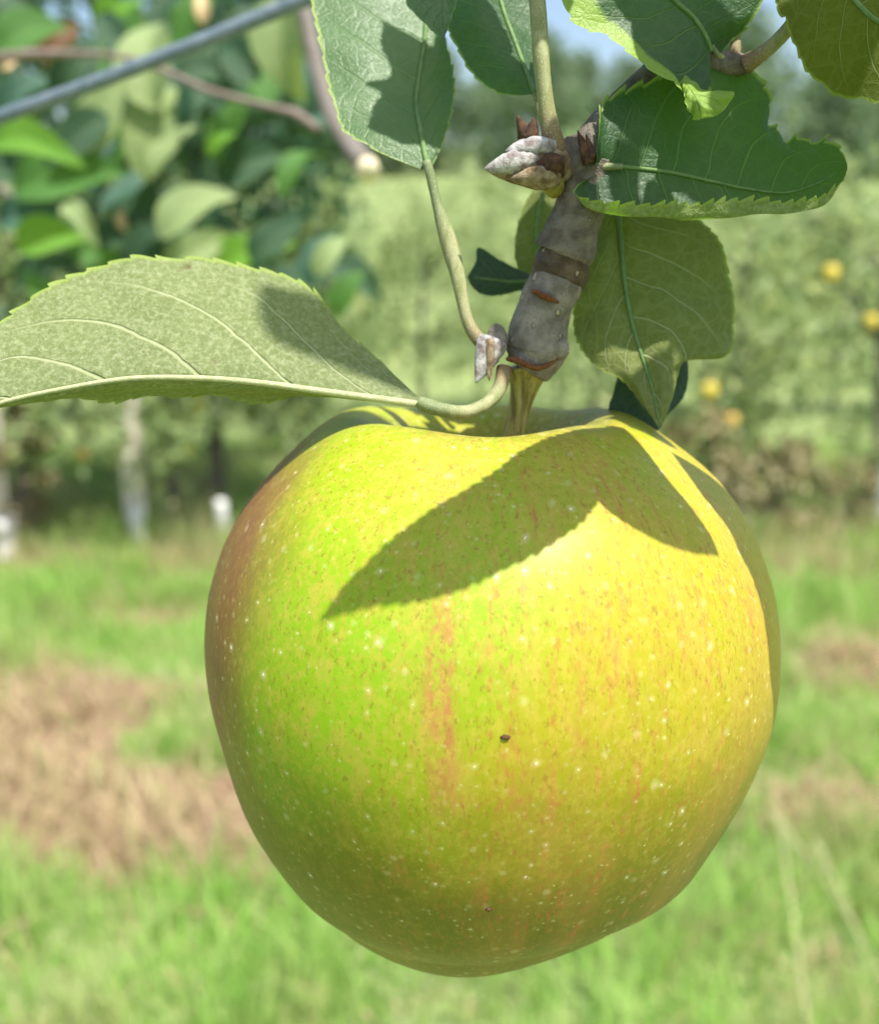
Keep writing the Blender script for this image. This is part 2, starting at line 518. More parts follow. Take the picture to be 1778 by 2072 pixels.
def apple_mat():
    g = G('apple_skin')
    oc = g.vmul(g.obj(), 1 / AR)
    x, y, z = g.xyz(oc)
    u, v, _ = g.xyz(g.uv())
    low = g.noise(oc, 1.6, 3, 0.55)
    lo = g.math('SUBTRACT', low, 0.5)
    lime, yel = (0.225, 0.40, 0.006), (0.36, 0.325, 0.012)
    # ground colour: lime on the left flank turning yellow to the right
    t = g.ss(g.math('ADD', g.math('SUBTRACT', x, g.math('MULTIPLY', g.math('MAXIMUM', g.math('SUBTRACT', z, 0.15), 0.0), 1.0)), g.math('MULTIPLY', lo, 0.8)), -0.72, 0.04)
    c = g.mix(t, lime, yel)
    # yellower crown; olive base, darkened further as painted shade
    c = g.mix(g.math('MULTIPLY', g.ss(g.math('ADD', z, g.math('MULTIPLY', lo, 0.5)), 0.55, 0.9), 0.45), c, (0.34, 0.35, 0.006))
    mp = g.noise(oc, 4.5, 4, 0.6)
    c = g.mix(g.math('MULTIPLY', g.ss(mp, 0.42, 0.7), 0.30), c, (0.24, 0.29, 0.004))
    base_shade = g.ss(g.math('ADD', g.math('MULTIPLY', z, -1.0), g.math('MULTIPLY', lo, 0.7)), -0.34, 0.30)
    c = g.mix(g.math('MULTIPLY', base_shade, 0.9), c, (0.125, 0.13, 0.004))
    # red streaks along the meridians of the sunny side
    su = g.comb(g.math('MULTIPLY', u, 110.0), g.math('MULTIPLY', v, 9.0), 0.0)
    s1 = g.noise(su, 1.0, 3, 0.6)
    su2 = g.comb(g.math('MULTIPLY', u, 330.0), g.math('MULTIPLY', v, 70.0), 3.0)
    s2 = g.noise(su2, 1.0, 3, 0.6)
    band = g.noise(g.comb(g.math('MULTIPLY', u, 26.0), g.math('MULTIPLY', v, 3.0), 1.0), 1.0, 2, 0.5)
    reg = g.math('MULTIPLY', g.ss(g.math('ADD', x, g.math('MULTIPLY', lo, 0.6)), -0.55, -0.05), g.math('SUBTRACT', 1.0, g.ss(g.math('MULTIPLY', z, -1.0), 0.45, 0.95)))
    c = g.mix(g.math('MULTIPLY', g.math('MULTIPLY', g.ss(band, 0.40, 0.68), reg), 0.34), c, (0.46, 0.25, 0.06))
    st = g.math('MULTIPLY', g.math('MULTIPLY', g.ss(s1, 0.50, 0.70), g.ss(s2, 0.36, 0.60)), reg)
    c = g.mix(g.math('MULTIPLY', st, 0.66), c, (0.46, 0.15, 0.05))
    st2 = g.math('MULTIPLY', g.ss(s2, 0.54, 0.68), g.math('ADD', 0.25, g.math('MULTIPLY', reg, 0.6)))
    c = g.mix(g.math('MULTIPLY', st2, 0.75), c, (0.36, 0.15, 0.03))
    # one long red stripe and two shorter ones
    for (uc, wd, v0, v1, k) in ((0.781, 0.0085, 0.32, 0.56, 0.9), (0.719, 0.005, 0.39, 0.52, 0.5), (0.694, 0.0045, 0.31, 0.52, 0.5), (0.803, 0.003, 0.48, 0.58, 0.5), (0.655, 0.004, 0.24, 0.36, 0.5)):
        du = g.math('ABSOLUTE', g.math('SUBTRACT', g.math('ADD', u, g.math('MULTIPLY', g.math('SUBTRACT', s1, 0.5), 0.012)), uc))
        mm = g.math('SUBTRACT', 1.0, g.ss(du, wd * 0.35, wd))
        mm = g.math('MULTIPLY', mm, g.math('MULTIPLY', g.ss(v, v0, v0 + 0.06), g.math('SUBTRACT', 1.0, g.ss(v, v1 - 0.10, v1))))
        mm = g.math('MULTIPLY', mm, g.ss(g.noise(su2, 0.6, 4, 0.75), 0.38, 0.60))
        c = g.mix(g.math('MULTIPLY', mm, k), c, (0.42, 0.15, 0.06))
    # red-brown blush on the left cheek
    bl = g.math('ADD', g.math('MULTIPLY', x, -0.96), g.math('ADD', g.math('MULTIPLY', y, 0.12), g.math('MULTIPLY', g.math('MAXIMUM', z, 0.0), 0.17)))
    bl = g.math('ADD', bl, g.math('MULTIPLY', g.math('SUBTRACT', g.noise(g.comb(g.math('MULTIPLY', u, 30.0), g.math('MULTIPLY', v, 5.0), 7.0), 1.0, 4, 0.6), 0.5), 0.22))
    bm = g.ss(bl, 0.60, 0.86)
    c = g.mix(g.math('MULTIPLY', bm, 0.92), c, (0.21, 0.065, 0.028))
    # russet inside the stem cavity
    rad = g.math('SQRT', g.math('ADD', g.math('MULTIPLY', x, x), g.math('MULTIPLY', y, y)))
    cav = g.math('MULTIPLY', g.math('SUBTRACT', 1.0, g.ss(g.math('ADD', rad, g.math('MULTIPLY', g.math('SUBTRACT', mp, 0.5), 0.25)), 0.20, 0.52)), g.math('GREATER_THAN', z, 0.3))
    c = g.mix(g.math('MULTIPLY', cav, 0.75), c, (0.12, 0.09, 0.03))
    # fine mottling and bloom
    nb = g.math('MULTIPLY', g.math('SUBTRACT', 1.0, g.math('MULTIPLY', bm, 0.75)), g.math('SUBTRACT', 1.0, g.math('MULTIPLY', base_shade, 0.72)))
    md = g.noise(g.vmul(oc, (1, 1, 0.55)), 13, 6, 0.7)
    c = g.mix(g.math('MULTIPLY', g.math('MULTIPLY', g.ss(md, 0.50, 0.62), nb), 0.45), c, (0.43, 0.33, 0.05))
    c = g.mix(g.math('MULTIPLY', g.math('MULTIPLY', g.ss(md, 0.50, 0.40), nb), 0.18), c, (0.25, 0.32, 0.003))
    fm = g.noise(g.vmul(oc, (1, 1, 0.75)), 40, 5, 0.75)
    c = g.mix(g.math('MULTIPLY', g.math('MULTIPLY', g.ss(fm, 0.46, 0.62), nb), 0.5), c, (0.46, 0.37, 0.05))
    c = g.mix(g.math('MULTIPLY', g.math('MULTIPLY', g.ss(g.noise(g.vmul(oc, (1, 1, 0.6)), 58, 4, 0.75), 0.55, 0.66), nb), 0.6), c, (0.22, 0.14, 0.015))
    wh = g.noise(g.vmul(oc, (1, 1, 2.2)), 110, 3, 0.75, dist=1.5)
    c = g.mix(g.math('MULTIPLY', g.ss(wh, 0.60, 0.76), 0.40), c, (0.62, 0.56, 0.20))
    # lenticels: two sizes of pale dots, with a faint halo
    h = g.math('MULTIPLY', wh, 0.25)
    for (sca, rr_, keep, col) in ((13.0, 0.062, 0.42, (0.78, 0.72, 0.42)), (24.0, 0.085, 0.58, (0.68, 0.62, 0.30)), (40.0, 0.09, 0.62, (0.58, 0.52, 0.2))):
        wv = g.n('VectorMath', {0: oc, 1: g.vmul(g.noise(oc, 30, 2, out=1), 0.02)}, operation='ADD')
        d = g.vor(wv, sca)
        cc = g.xyz(g.vor(wv, sca, out=1))
        sz = g.math('ADD', 0.55, g.math('MULTIPLY', cc[1], 0.9))
        dm = g.math('SUBTRACT', 1.0, g.ss(g.math('DIVIDE', d, sz), rr_ * 0.6, rr_ * 1.0))
        halo = g.math('MULTIPLY', g.math('SUBTRACT', 1.0, g.ss(g.math('DIVIDE', d, sz), rr_ * 1.0, rr_ * 3.4)), 0.22)
        k = g.math('GREATER_THAN', cc[0], keep)
        c = g.mix(g.math('MULTIPLY', g.math('MAXIMUM', dm, halo), k), c, col)
        h = g.math('ADD', h, g.math('MULTIPLY', g.math('MULTIPLY', dm, k), 0.5))
    rgh = g.math('ADD', 0.42, g.math('MULTIPLY', fm, 0.22))
    bn = g.bump(g.math('ADD', h, g.math('MULTIPLY', fm, 0.3)), 0.35, 0.00012)
    return g.done(g.bsdf(Base_Color=c, Roughness=rgh, Normal=bn, Specular_IOR_Level=0.2, Coat_Weight=0.24, Coat_Roughness=0.38, Coat_IOR=1.45, Subsurface_Weight=0.08,
                         Subsurface_Radius=(1.0, 0.7, 0.15), Subsurface_Scale=0.004))


uvA = np.stack([np.tile(phi / (2 * math.pi), NT), np.repeat(np.linspace(0, 1, NT), NP)], 1)
# close the seam at the back: shift the origin of u so that the jump lies behind the apple
uvA[:, 0] = (uvA[:, 0] + 0.5 - 0.0) % 1.0
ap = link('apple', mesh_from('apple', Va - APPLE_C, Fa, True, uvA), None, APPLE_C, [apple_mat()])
tag(ap, 'large yellow green apple with a red cheek hanging from the grey twig', 'apple')


def hit(px, py, dflt=0.140):
    r = ray_dir(px, py)
    h = APPLE_BVH.ray_cast(Vector(EYE), Vector(r))
    return np.array(h[0]) if h[0] is not None else W(px, py, dflt)


# stem of the apple
st_px = [(1062, 738, .1445, 46), (1064, 752, .1447, 44), (1062, 772, .1449, 33), (1056, 800, .1453, 25), (1048, 835, .1459, 22), (1041, 870, .1465, 22), (1036, 905, .1472, 23), (1032, 940, .148, 25)]
stem = tube_obj('stem', [W(a, b, d) for a, b, d, r in st_px], [r / FPX * d for a, b, d, r in st_px], M['fruit_stem'], ap, n=20, lump=0.05, seed=4, res=40)
# the dried blossom end below, and two specks stuck on the skin
calyx_c = APPLE_C - A_UP * AR * 0.70
V, F = [], []
for k in range(10):
    a = 2 * math.pi * k / 10 + 0.2 * random.random()
    d = math.cos(a) * A_X + math.sin(a) * A_FRONT
    t = np.cross(d, A_UP)
    b = len(V)
    V += [d * .001 + t * .0012, d * .001 - t * .0012, d * .003 - A_UP * .001 + t * .0006, d * .0035 - A_UP * .002]
    F += [(b, b + 1, b + 2), (b + 1, b + 3, b + 2)]
cx_o = link('calyx', mesh_from('calyx', V, F), None, calyx_c, [M['dry_scale']])
sub(cx_o, ap)


def ball(c, r, sx=1, sy=1, sz=1, n=8, lump=0.25, seed=0):
    g = np.random.default_rng(seed)
    V, F = [], []
    for i in range(n + 1):
        th = math.pi * i / n
        for k in range(n):
            a = 2 * math.pi * k / n
            q = r * (1 + lump * (g.random() - 0.5))
            V.append((q * sx * math.sin(th) * math.cos(a), q * sy * math.sin(th) * math.sin(a), q * sz * math.cos(th)))
    for i in range(n):
        for k in range(n):
            F.append((i * n + k, (i + 1) * n + k, (i + 1) * n + (k + 1) % n, i * n + (k + 1) % n))
    return np.array(V), F


for (px, py, r, s, lab) in ((1022, 1492, 0.00042, 1.4, 'dark brown crumb with a pale edge'), (988, 1840, 0.0004, 1.0, 'dull dark speck')):
    p = hit(px, py)
    V, F = ball(p, r, s, 0.8, 0.7, seed=px)
    o = link('blemish', mesh_from('blemish', V, F), None, p, [M['dry_scale']])
    o['label'] = lab
    sub(o, ap)

# ------------------------------------------------------------------ the fruiting branch
BR0 = W(1150, 300, .139)
br = empty('apple_branch', BR0, 'grey knobbly apple twig with green leaves and buds carrying the big apple', 'branch')


def px_tube(name, pts, mat, n=16, lump=0.06, seed=1, res=60, parent=None):
    P = [W(a, b, d) for a, b, d, r in pts]
    R = [r / FPX * d for a, b, d, r in pts]
    return tube_obj(name, P, R, mat, parent or br, n, lump, seed, res)


px_tube('twig', [(1130, 560, .1425, 46), (1126, 570, .1425, 53), (1118, 585, .1426, 55), (1104, 615, .143, 55), (1094, 650, .1434, 57), (1086, 690, .1437, 61), (1082, 712, .144, 63), (1072, 735, .1442, 54), (1064, 748, .1444, 46)],
        M['bark'], n=48, lump=0.04, seed=3, res=90)
px_tube('twig', [(1193, 325, .139, 52), (1187, 370, .1395, 50), (1176, 410, .140, 51), (1163, 450, .1408, 53), (1152, 480, .1415, 58), (1145, 502, .142, 61), (1142, 512, .1422, 59), (1140, 516, .1423, 44)],
        M['bark_upper'], n=48, lump=0.036, seed=5, res=90)
px_tube('growth_ring', [(1146, 500, .1422, 45), (1142, 516, .1422, 53), (1137, 535, .1424, 56), (1132, 552, .1425, 57), (1127, 568, .1426, 55), (1124, 578, .1426, 50)], M['scar'], n=44, lump=0.05, seed=8, res=44)
px_tube('twig', [(1183, 335, .139, 50), (1200, 290, .1390, 38), (1228, 245, .1398, 32), (1272, 198, .1412, 30), (1315, 158, .1424, 29), (1360, 105, .1424, 28), (1430, 60, .142, 27), (1500, -40, .142, 28), (1560, -200, .142, 26)],
        M['bark_upper'], n=28, lump=0.07, seed=9, res=90)
px_tube('side_twig', [(1400, 80, .1420, 26), (1450, 122, .1392, 24), (1500, 130, .139, 22), (1510, 128, .139, 14)], M['bark_upper'], n=16, lump=0.08, seed=10, res=30)
# rusty scars
px_tube('bark_scar', [(1075, 588, .1395, 3), (1090, 594, .1389, 6), (1108, 602, .1387, 6), (1130, 612, .1393, 3)], M['rust'], n=8, lump=0.4, seed=2, res=24)
px_tube('bark_scar', [(1024, 726, .1408, 3), (1045, 730, .1402, 6), (1075, 742, .1400, 6), (1098, 742, .1405, 7), (1128, 724, .1412, 4)], M['rust'], n=8, lump=0.5, seed=3, res=30)


def lump_obj(name, px, py, d, rx, ry, rz, mat, seed, rot=0.0, lump=0.12, n=18, lab=None):
    k = d / FPX
    V, F = ball(None, 1.0, rx * k, rz * k, ry * k, n, lump, seed)
    ca, sa = math.cos(rot), math.sin(rot)
    V = np.stack([V[:, 0] * ca - V[:, 2] * sa, V[:, 1], V[:, 0] * sa + V[:, 2] * ca], 1)
    o = link(name, mesh_from(name, V, F), None, W(px, py, d), [mat])
    if lab: o['label'] = lab
    return sub(o, br)


lump_obj('twig_knob', 1160, 325, .1385, 46, 48, 40, M['bark_upper'], 21)
lump_obj('twig_knob', 1120, 375, .138, 22, 24, 22, M['bud_green'], 23)
lump_obj('twig_knob', 1132, 706, .1415, 20, 24, 20, M['bark'], 24)


def spindle(name, base, tip, rpx, d0, d1, mat, flat=0.8, seed=0, n=16, parent=None, lump=0.1, fat=0.45):
    """bud or bud scale: a pointed spindle from base to tip"""
    ts = np.linspace(0, 1, 14)
    P = [W(base[0] + (tip[0] - base[0]) * t, base[1] + (tip[1] - base[1]) * t, d0 + (d1 - d0) * t) for t in ts]
    R = [rpx / FPX * d0 * (math.sin(math.pi * min(1, (t * 0.85 + 0.15)) ** fat * 0.999) ** 0.8 + 0.02) for t in ts]
    return tube_obj(name, P, R, mat, parent or br, n, lump, seed)


bud = spindle('bud', (1150, 330), (985, 345), 41, .138, .1362, M['bud_brown'], seed=31, lump=0.12, fat=0.8)
spindle('bud_scale', (1120, 300), (1022, 305), 26, .1362, .1352, M['bud_fuzz'], seed=32, parent=bud, lump=0.25, fat=0.8)
spindle('bud_scale', (1085, 322), (979, 342), 24, .1358, .1350, M['bud_fuzz'], seed=33, parent=bud, lump=0.25, fat=0.8)
spindle('bud_scale', (1130, 352), (1030, 360), 27, .1358, .1352, M['bud_brown'], seed=34, parent=bud, lump=0.22, fat=0.8)
spindle('bud_scale', (1140, 335), (1080, 340), 25, .1350, .1346, M['dry_scale'], seed=36, parent=bud, lump=0.3, fat=0.8)
spindle('dry_scale', (1066, 285), (1046, 232), 15, .1375, .1365, M['dry_scale'], seed=35, lump=0.3)
spindle('dry_scale', (1072, 282), (1082, 236), 17, .137, .136, M['dry_scale'], seed=37, lump=0.3)
spindle('dry_scale', (1192, 330), (1168, 262), 12, .1352, .1345, M['dry_scale'], seed=38, lump=0.35)
spindle('dry_scale', (1200, 320), (1185, 270), 9, .1350, .1345, M['dry_scale'], seed=39, lump=0.35)
# spur at the lower left of the twig
lump_obj('spur', 1005, 690, .142, 22, 34, 22, M['bark'], 41, lab='small grey side spur with fuzzy buds')
bud2 = spindle('bud', (1000, 690), (962, 775), 28, .1412, .1405, M['bud_fuzz'], seed=42, lump=0.22)
spindle('bud_scale', (990, 690), (990, 772), 16, .1405, .14, M['bud_brown'], seed=43, parent=bud2, lump=0.3)

# ------------------------------------------------------------------ leaves
def leaf(curves, mat, mid, facing_top=True, teeth=26, tooth=0.02, rows=150, cols=22, rib=None, rib_r=(9, 2), petiole=None, label=None, wav=0.0, seed=0, world=False, tsides=(1, 1), parent=None, tlean=0.6):
    """a leaf blade through the given edge, fold and midrib curves (base to tip), with toothed margins; midrib and petiole are its sub-parts"""
    C = np.array([catmull(np.array([p if world else W(*p) for p in c]), rows) for c in curves])
    k = len(C)
    wd = np.array([np.linalg.norm(C[i + 1] - C[i], axis=1).mean() for i in range(k - 1)])
    cum = np.concatenate([[0], np.cumsum(wd)])
    uu = np.empty(k)
    uu[:mid + 1] = 0.5 * cum[:mid + 1] / cum[mid]
    uu[mid:] = 0.5 + 0.5 * (cum[mid:] - cum[mid]) / (cum[-1] - cum[mid])
    us = np.unique(np.concatenate([np.linspace(0, 1, cols), [0.025, 0.975, 0.5]]))
    g = np.random.default_rng(seed)
    grid = []
    for u in us:
        x = np.interp(u, uu, np.arange(k))
        grid.append(cr(C, x))
    grid = np.array(grid)                        # cols, rows, 3
    vv = np.linspace(0, 1, rows)
    # ripples along the normal
    du = np.gradient(grid, axis=0)
    dv = np.gradient(grid, axis=1)
    Nn = np.cross(du, dv)
    Nn /= np.linalg.norm(Nn, axis=2)[..., None] + 1e-12
    if wav:
        a = np.abs(us * 2 - 1)[:, None]
        ph = g.random(4) * 6.28
        rip = np.sin(vv[None] * 19 - a * 4 + ph[0]) * a * 0.5 + np.sin(vv[None] * 41 + us[:, None] * 9 + ph[1]) * a ** 2 * 0.35 + np.sin(vv[None] * 8 + ph[2] + us[:, None] * 5) * a * 0.6
        grid = grid + Nn * (rip * wav * np.sin(np.pi * np.clip(vv, 0.02, 0.98))[None] ** 0.5)[..., None]
    # teeth
    for j, ins, on in ((0, 1, tsides[0]), (len(us) - 1, len(us) - 2, tsides[1])):
        if not on: continue
        e = grid[j] - grid[ins]
        m = np.mean(np.linalg.norm(C[0] - C[-1], axis=1))
        out = e / (np.linalg.norm(e, axis=1)[:, None] + 1e-9)
        tang = np.gradient(grid[j], axis=0)
        tang /= np.linalg.norm(tang, axis=1)[:, None] + 1e-9
        ph = (vv * teeth + 0.25 * np.sin(vv * 17 + seed)) % 1.0
        saw = ph ** 0.75 * (1 - np.clip((ph - 0.82) / 0.18, 0, 1) ** 2)
        amp = 1.9 * tooth * m * (0.65 + 0.5 * np.sin(vv * 23 + seed * 1.7) ** 2) * np.clip(vv * 8 - 0.4, 0, 1) * np.clip((1 - vv) * 10, 0.15, 1)
        grid[j] = grid[j] + (out + tlean * tang) * (saw * amp)[:, None]
    nc = len(us)
    V = grid.reshape(-1, 3)
    F = [(i * rows + r, (i + 1) * rows + r, (i + 1) * rows + r + 1, i * rows + r + 1) for i in range(nc - 1) for r in range(rows - 1)]
    Nn = np.cross(np.gradient(grid, axis=0), np.gradient(grid, axis=1))
    toc = EYE - grid
    if world:
        toc = np.broadcast_to(SUN, grid.shape)
    s = np.sum(Nn * toc)
    if (s > 0) != facing_top:
        F = [f[::-1] for f in F]
        sgn = 1 if s > 0 else -1
    else:
        sgn = 1 if s > 0 else -1
    uvv = np.stack([np.repeat(us, rows), np.tile(vv, nc)], 1)
    c0 = C[mid][0]
    o = link('leaf', mesh_from('leaf', V - c0, F, True, uvv), None, c0, [mat])
    if label: o['label'] = label
    sub(o, parent or br)
    if rib is not None:
        mi = int(np.argmin(np.abs(us - 0.5)))
        Pm = grid[mi][:int(rows * 0.96):3]
        nm = Nn[mi][:int(rows * 0.96):3]
        nm = nm / (np.linalg.norm(nm, axis=1)[:, None] + 1e-12) * sgn
        dd = np.linalg.norm(Pm[0] - EYE)
        rr = np.linspace(rib_r[0], rib_r[1], len(Pm)) / FPX * (0.14 if world else dd)
        Pm = Pm + nm * (rr * 0.25)[:, None]
        m_o = tube_obj('midrib', Pm, rr, rib, None, 8)
        sub(m_o, o)
    if petiole is not None:
        pts, mt = petiole
        P = [W(a, b, d) for a, b, d, r in pts]
        R = [r / FPX * d for a, b, d, r in pts]
        p_o = tube_obj('petiole', P, R, mt, None, 12, 0.05, seed, 48)
        sub(p_o, o)
    return o


def cv(pts, d0, d1=None, dm=None):
    """pixel list -> (px, py, depth) with depth running from d0 to d1 (through dm half way)"""
    n = len(pts)
    d1 = d0 if d1 is None else d1
    out = []
    for i, (x, y) in enumerate(pts):
        t = i / (n - 1)
        d = d0 + (d1 - d0) * t
        if dm is not None: d += (dm - (d0 + d1) / 2) * 4 * t * (1 - t)
        out.append((x, y, d))
    return out


# big pale leaf on the left, underside showing
leaf([cv([(860, 816), (815, 770), (770, 728), (728, 692), (690, 655), (645, 608), (600, 574), (550, 552), (500, 545), (450, 534), (400, 522), (340, 528), (270, 530), (200, 545), (150, 560), (100, 580), (50, 612), (0, 650), (-60, 730), (-110, 845)], .1400, .133, .1470),
      cv([(860, 818), (690, 735), (540, 665), (400, 645), (260, 650), (120, 690), (0, 740), (-110, 850)], .1395, .131, .1385),
      cv([(862, 820), (760, 806), (640, 790), (520, 774), (400, 765), (260, 766), (120, 788), (0, 815), (-110, 856)], .1390, .130, .1340),
      cv([(860, 824), (760, 812), (640, 803), (520, 812), (400, 800), (300, 795), (200, 803), (100, 812), (0, 822), (-110, 862)], .1400, .133, .1400)],
     M['leaf_pale'], 2, False, teeth=26, tooth=0.042, rows=190, cols=30, rib=M['midrib'], rib_r=(8, 4), wav=0.0006, seed=1, tsides=(1, 1), tlean=0.9,
     petiole=([(845, 812, .1385, 12), (862, 820, .1385, 15), (900, 830, .1385, 14), (940, 833, .1388, 13), (975, 822, .1392, 13), (1002, 800, .140, 14), (1015, 772, .1408, 15), (1020, 745, .1415, 17)], M['petiole']),
     label='broad pale green leaf showing its downy underside above the apple')

# sheened leaf hanging at the upper middle
leaf([cv([(862, 345), (838, 335), (800, 318), (765, 305), (742, 292), (715, 278), (692, 255), (680, 215), (668, 175), (655, 110), (645, 60), (632, 0), (640, -80), (700, -190), (800, -260)], .1425, .158, .1460),
      cv([(864, 345), (815, 290), (775, 235), (752, 170), (745, 100), (740, 30), (745, -60), (780, -180), (800, -260)], .1425, .158, .1490),
      cv([(866, 345), (855, 290), (845, 235), (842, 200), (850, 140), (860, 70), (862, 0), (850, -130), (800, -260)], .1425, .158, .1500),
      cv([(868, 345), (884, 315), (897, 280), (908, 240), (917, 190), (914, 140), (903, 95), (890, 50), (880, 0), (868, -110), (800, -260)], .1425, .158, .1500)],
     M['leaf_sheen'], 2, True, teeth=24, tooth=0.02, rows=170, cols=26, rib=M['midrib_dark'], rib_r=(6, 3), wav=0.0005, seed=2,
     petiole=([(862, 325, .1423, 9), (872, 360, .1425, 10), (886, 420, .1425, 11), (905, 480, .1425, 18), (924, 550, .1425, 16), (936, 610, .1425, 13), (948, 655, .1425, 13), (972, 690, .142, 15), (1000, 700, .1418, 16)], M['petiole']),
     label='long hanging leaf, half pale and half dark, left of the small notched leaf')

# small notched leaf in front of the upper petiole
leaf([cv([(1078, 190), (1050, 192), (1010, 186), (975, 166), (946, 132), (925, 92), (908, 62), (898, 38), (904, 0), (930, -70), (985, -150)], .1385, .152, .1440),
      cv([(1079, 188), (1030, 140), (990, 80), (965, 10), (965, -60), (985, -150)], .1385, .152, .1435),
      cv([(1080, 186), (1062, 140), (1040, 80), (1018, 20), (1004, -40), (985, -150)], .1385, .152, .1445),
      cv([(1082, 190), (1092, 150), (1095, 90), (1085, 30), (1065, -50), (985, -150)], .1385, .152, .1460)],
     M['leaf_dark'], 2, True, teeth=16, tooth=0.025, rows=120, rib=M['midrib_dark'], rib_r=(5, 3), wav=0.0004, seed=3,
     petiole=([(1078, 180, .1387, 5), (1088, 215, .139, 5), (1098, 250, .139, 6), (1110, 285, .139, 7)], M['petiole']),
     label='small notched leaf beside the thick upright leaf stalk')
leaf([cv([(925, -90), (880, -60), (835, -25), (822, 5), (850, 38), (875, 62), (899, 80)], .1395, .137),
      cv([(925, -90), (905, -40), (895, 10), (899, 80)], .1395, .137),
      cv([(925, -90), (930, -40), (920, 10), (906, 50), (899, 80)], .1395, .1375)],
     M['leaf_sheen'], 1, True, teeth=9, rows=70, seed=4, wav=0.0003, label='dark leaf tip wedged between the long leaf and the notched leaf')

# thick upright leaf stalk rising from the bud
px_tube('petiole', [(1075, -160, .134, 17), (1082, -60, .134, 17), (1089, 30, .1342, 17), (1094, 110, .1346, 17), (1101, 180, .1352, 16), (1108, 235, .1358, 18), (1118, 280, .1364, 22), (1126, 308, .137, 24)], M['petiole'], n=16, lump=0.05, seed=12, res=70)

# serrated leaf at the upper right, front edge curled up
leaf([cv([(1208, 328), (1207, 300), (1214, 258), (1222, 215), (1238, 197), (1272, 184), (1312, 170), (1352, 152), (1400, 138), (1448, 132), (1478, 122), (1495, 138), (1520, 142), (1532, 160), (1548, 192), (1552, 232), (1552, 254), (1572, 262), (1590, 288), (1612, 281), (1648, 290), (1668, 286), (1700, 305), (1714, 334)], .1338, .1385, .1395),
      cv([(1207, 332), (1230, 280), (1290, 240), (1370, 225), (1450, 230), (1530, 270), (1600, 310), (1660, 322), (1714, 335)], .1345, .1385, .1385),
      cv([(1192, 338), (1253, 337), (1305, 342), (1358, 349), (1435, 366), (1503, 381), (1585, 390), (1650, 372), (1714, 336)], .1365, .1385, .1378),
      cv([(1205, 346), (1185, 370), (1185, 405), (1215, 425), (1270, 434), (1360, 438), (1450, 437), (1540, 436), (1610, 430), (1665, 415), (1695, 380), (1714, 338)], .1365, .1385, .1362),
      cv([(1208, 350), (1176, 368), (1162, 388), (1182, 404), (1230, 412), (1300, 418), (1360, 416), (1420, 416), (1480, 409), (1540, 410), (1600, 414), (1660, 402), (1700, 372), (1714, 340)], .1360, .1382, .1350)],
     M['leaf_dark'], 2, True, teeth=25, tooth=0.05, rows=200, cols=36, rib=M['midrib_dark'], rib_r=(4.5, 1.5), wav=0.0004, seed=5, tlean=0.9,
     petiole=([(1260, 337, .1363, 6), (1215, 337, .1368, 9), (1180, 342, .1372, 11), (1150, 350, .1378, 12)], M['petiole']),
     label='dark serrated leaf with a bright curled lower edge right of the bud')

# leaf above it, curled margin and drooping tip coloured lime as if sunlit
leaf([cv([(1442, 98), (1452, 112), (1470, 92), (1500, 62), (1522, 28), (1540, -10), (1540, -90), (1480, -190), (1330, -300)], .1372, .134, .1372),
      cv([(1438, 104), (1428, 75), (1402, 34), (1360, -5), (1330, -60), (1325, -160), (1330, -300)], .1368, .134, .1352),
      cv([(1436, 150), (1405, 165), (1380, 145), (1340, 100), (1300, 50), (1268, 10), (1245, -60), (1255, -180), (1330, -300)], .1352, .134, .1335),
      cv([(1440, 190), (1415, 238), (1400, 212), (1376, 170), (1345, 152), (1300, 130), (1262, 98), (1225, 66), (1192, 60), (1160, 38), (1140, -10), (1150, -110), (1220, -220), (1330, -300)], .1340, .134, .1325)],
     M['leaf_sunlit_edge'], 1, True, teeth=16, tooth=0.02, rows=170, cols=28, rib=M['midrib_dark'], rib_r=(4, 3), wav=0.0006, seed=6,
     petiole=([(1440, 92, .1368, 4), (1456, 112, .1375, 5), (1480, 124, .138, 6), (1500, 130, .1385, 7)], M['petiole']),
     label='top leaf with a curled margin painted sunlit lime drooping over the serrated leaf')
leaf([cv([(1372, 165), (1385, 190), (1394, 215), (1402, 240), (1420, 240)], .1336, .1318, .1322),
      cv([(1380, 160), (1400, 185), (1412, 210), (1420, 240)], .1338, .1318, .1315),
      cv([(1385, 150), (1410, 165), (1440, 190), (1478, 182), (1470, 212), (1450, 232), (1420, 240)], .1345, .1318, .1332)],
     M['leaf_sunlit_tip'], 1, True, teeth=5, rows=60, cols=14, seed=16, wav=0.0007, label='curled tip of the top leaf, painted sunlit lime')

# olive leaf in the top right corner
leaf([cv([(1640, -110), (1590, -60), (1572, 0), (1578, 22), (1590, 34), (1600, 70), (1612, 92), (1620, 110), (1640, 146), (1662, 164), (1680, 180), (1705, 193), (1740, 196), (1790, 208), (1850, 190), (1930, 120), (1990, 20)], .132, .130, .1300),
      cv([(1640, -110), (1680, -60), (1720, -10), (1770, 40), (1830, 60), (1900, 50), (1990, 20)], .132, .130, .1275),
      cv([(1640, -110), (1720, -130), (1810, -120), (1900, -70), (1990, 20)], .132, .130, .1300)],
     M['leaf_olive'], 1, False, teeth=22, tooth=0.02, rows=130, rib=M['midrib_dark'], rib_r=(5, 3), wav=0.0004, seed=7, label='olive green leaf filling the top right corner')
px_tube('petiole', [(1690, -110, .134, 15), (1640, -10, .1345, 15), (1600, 50, .135, 14), (1565, 88, .1358, 14), (1535, 112, .1368, 16), (1508, 130, .138, 20)], M['petiole'], n=14, lump=0.06, seed=13, res=50)
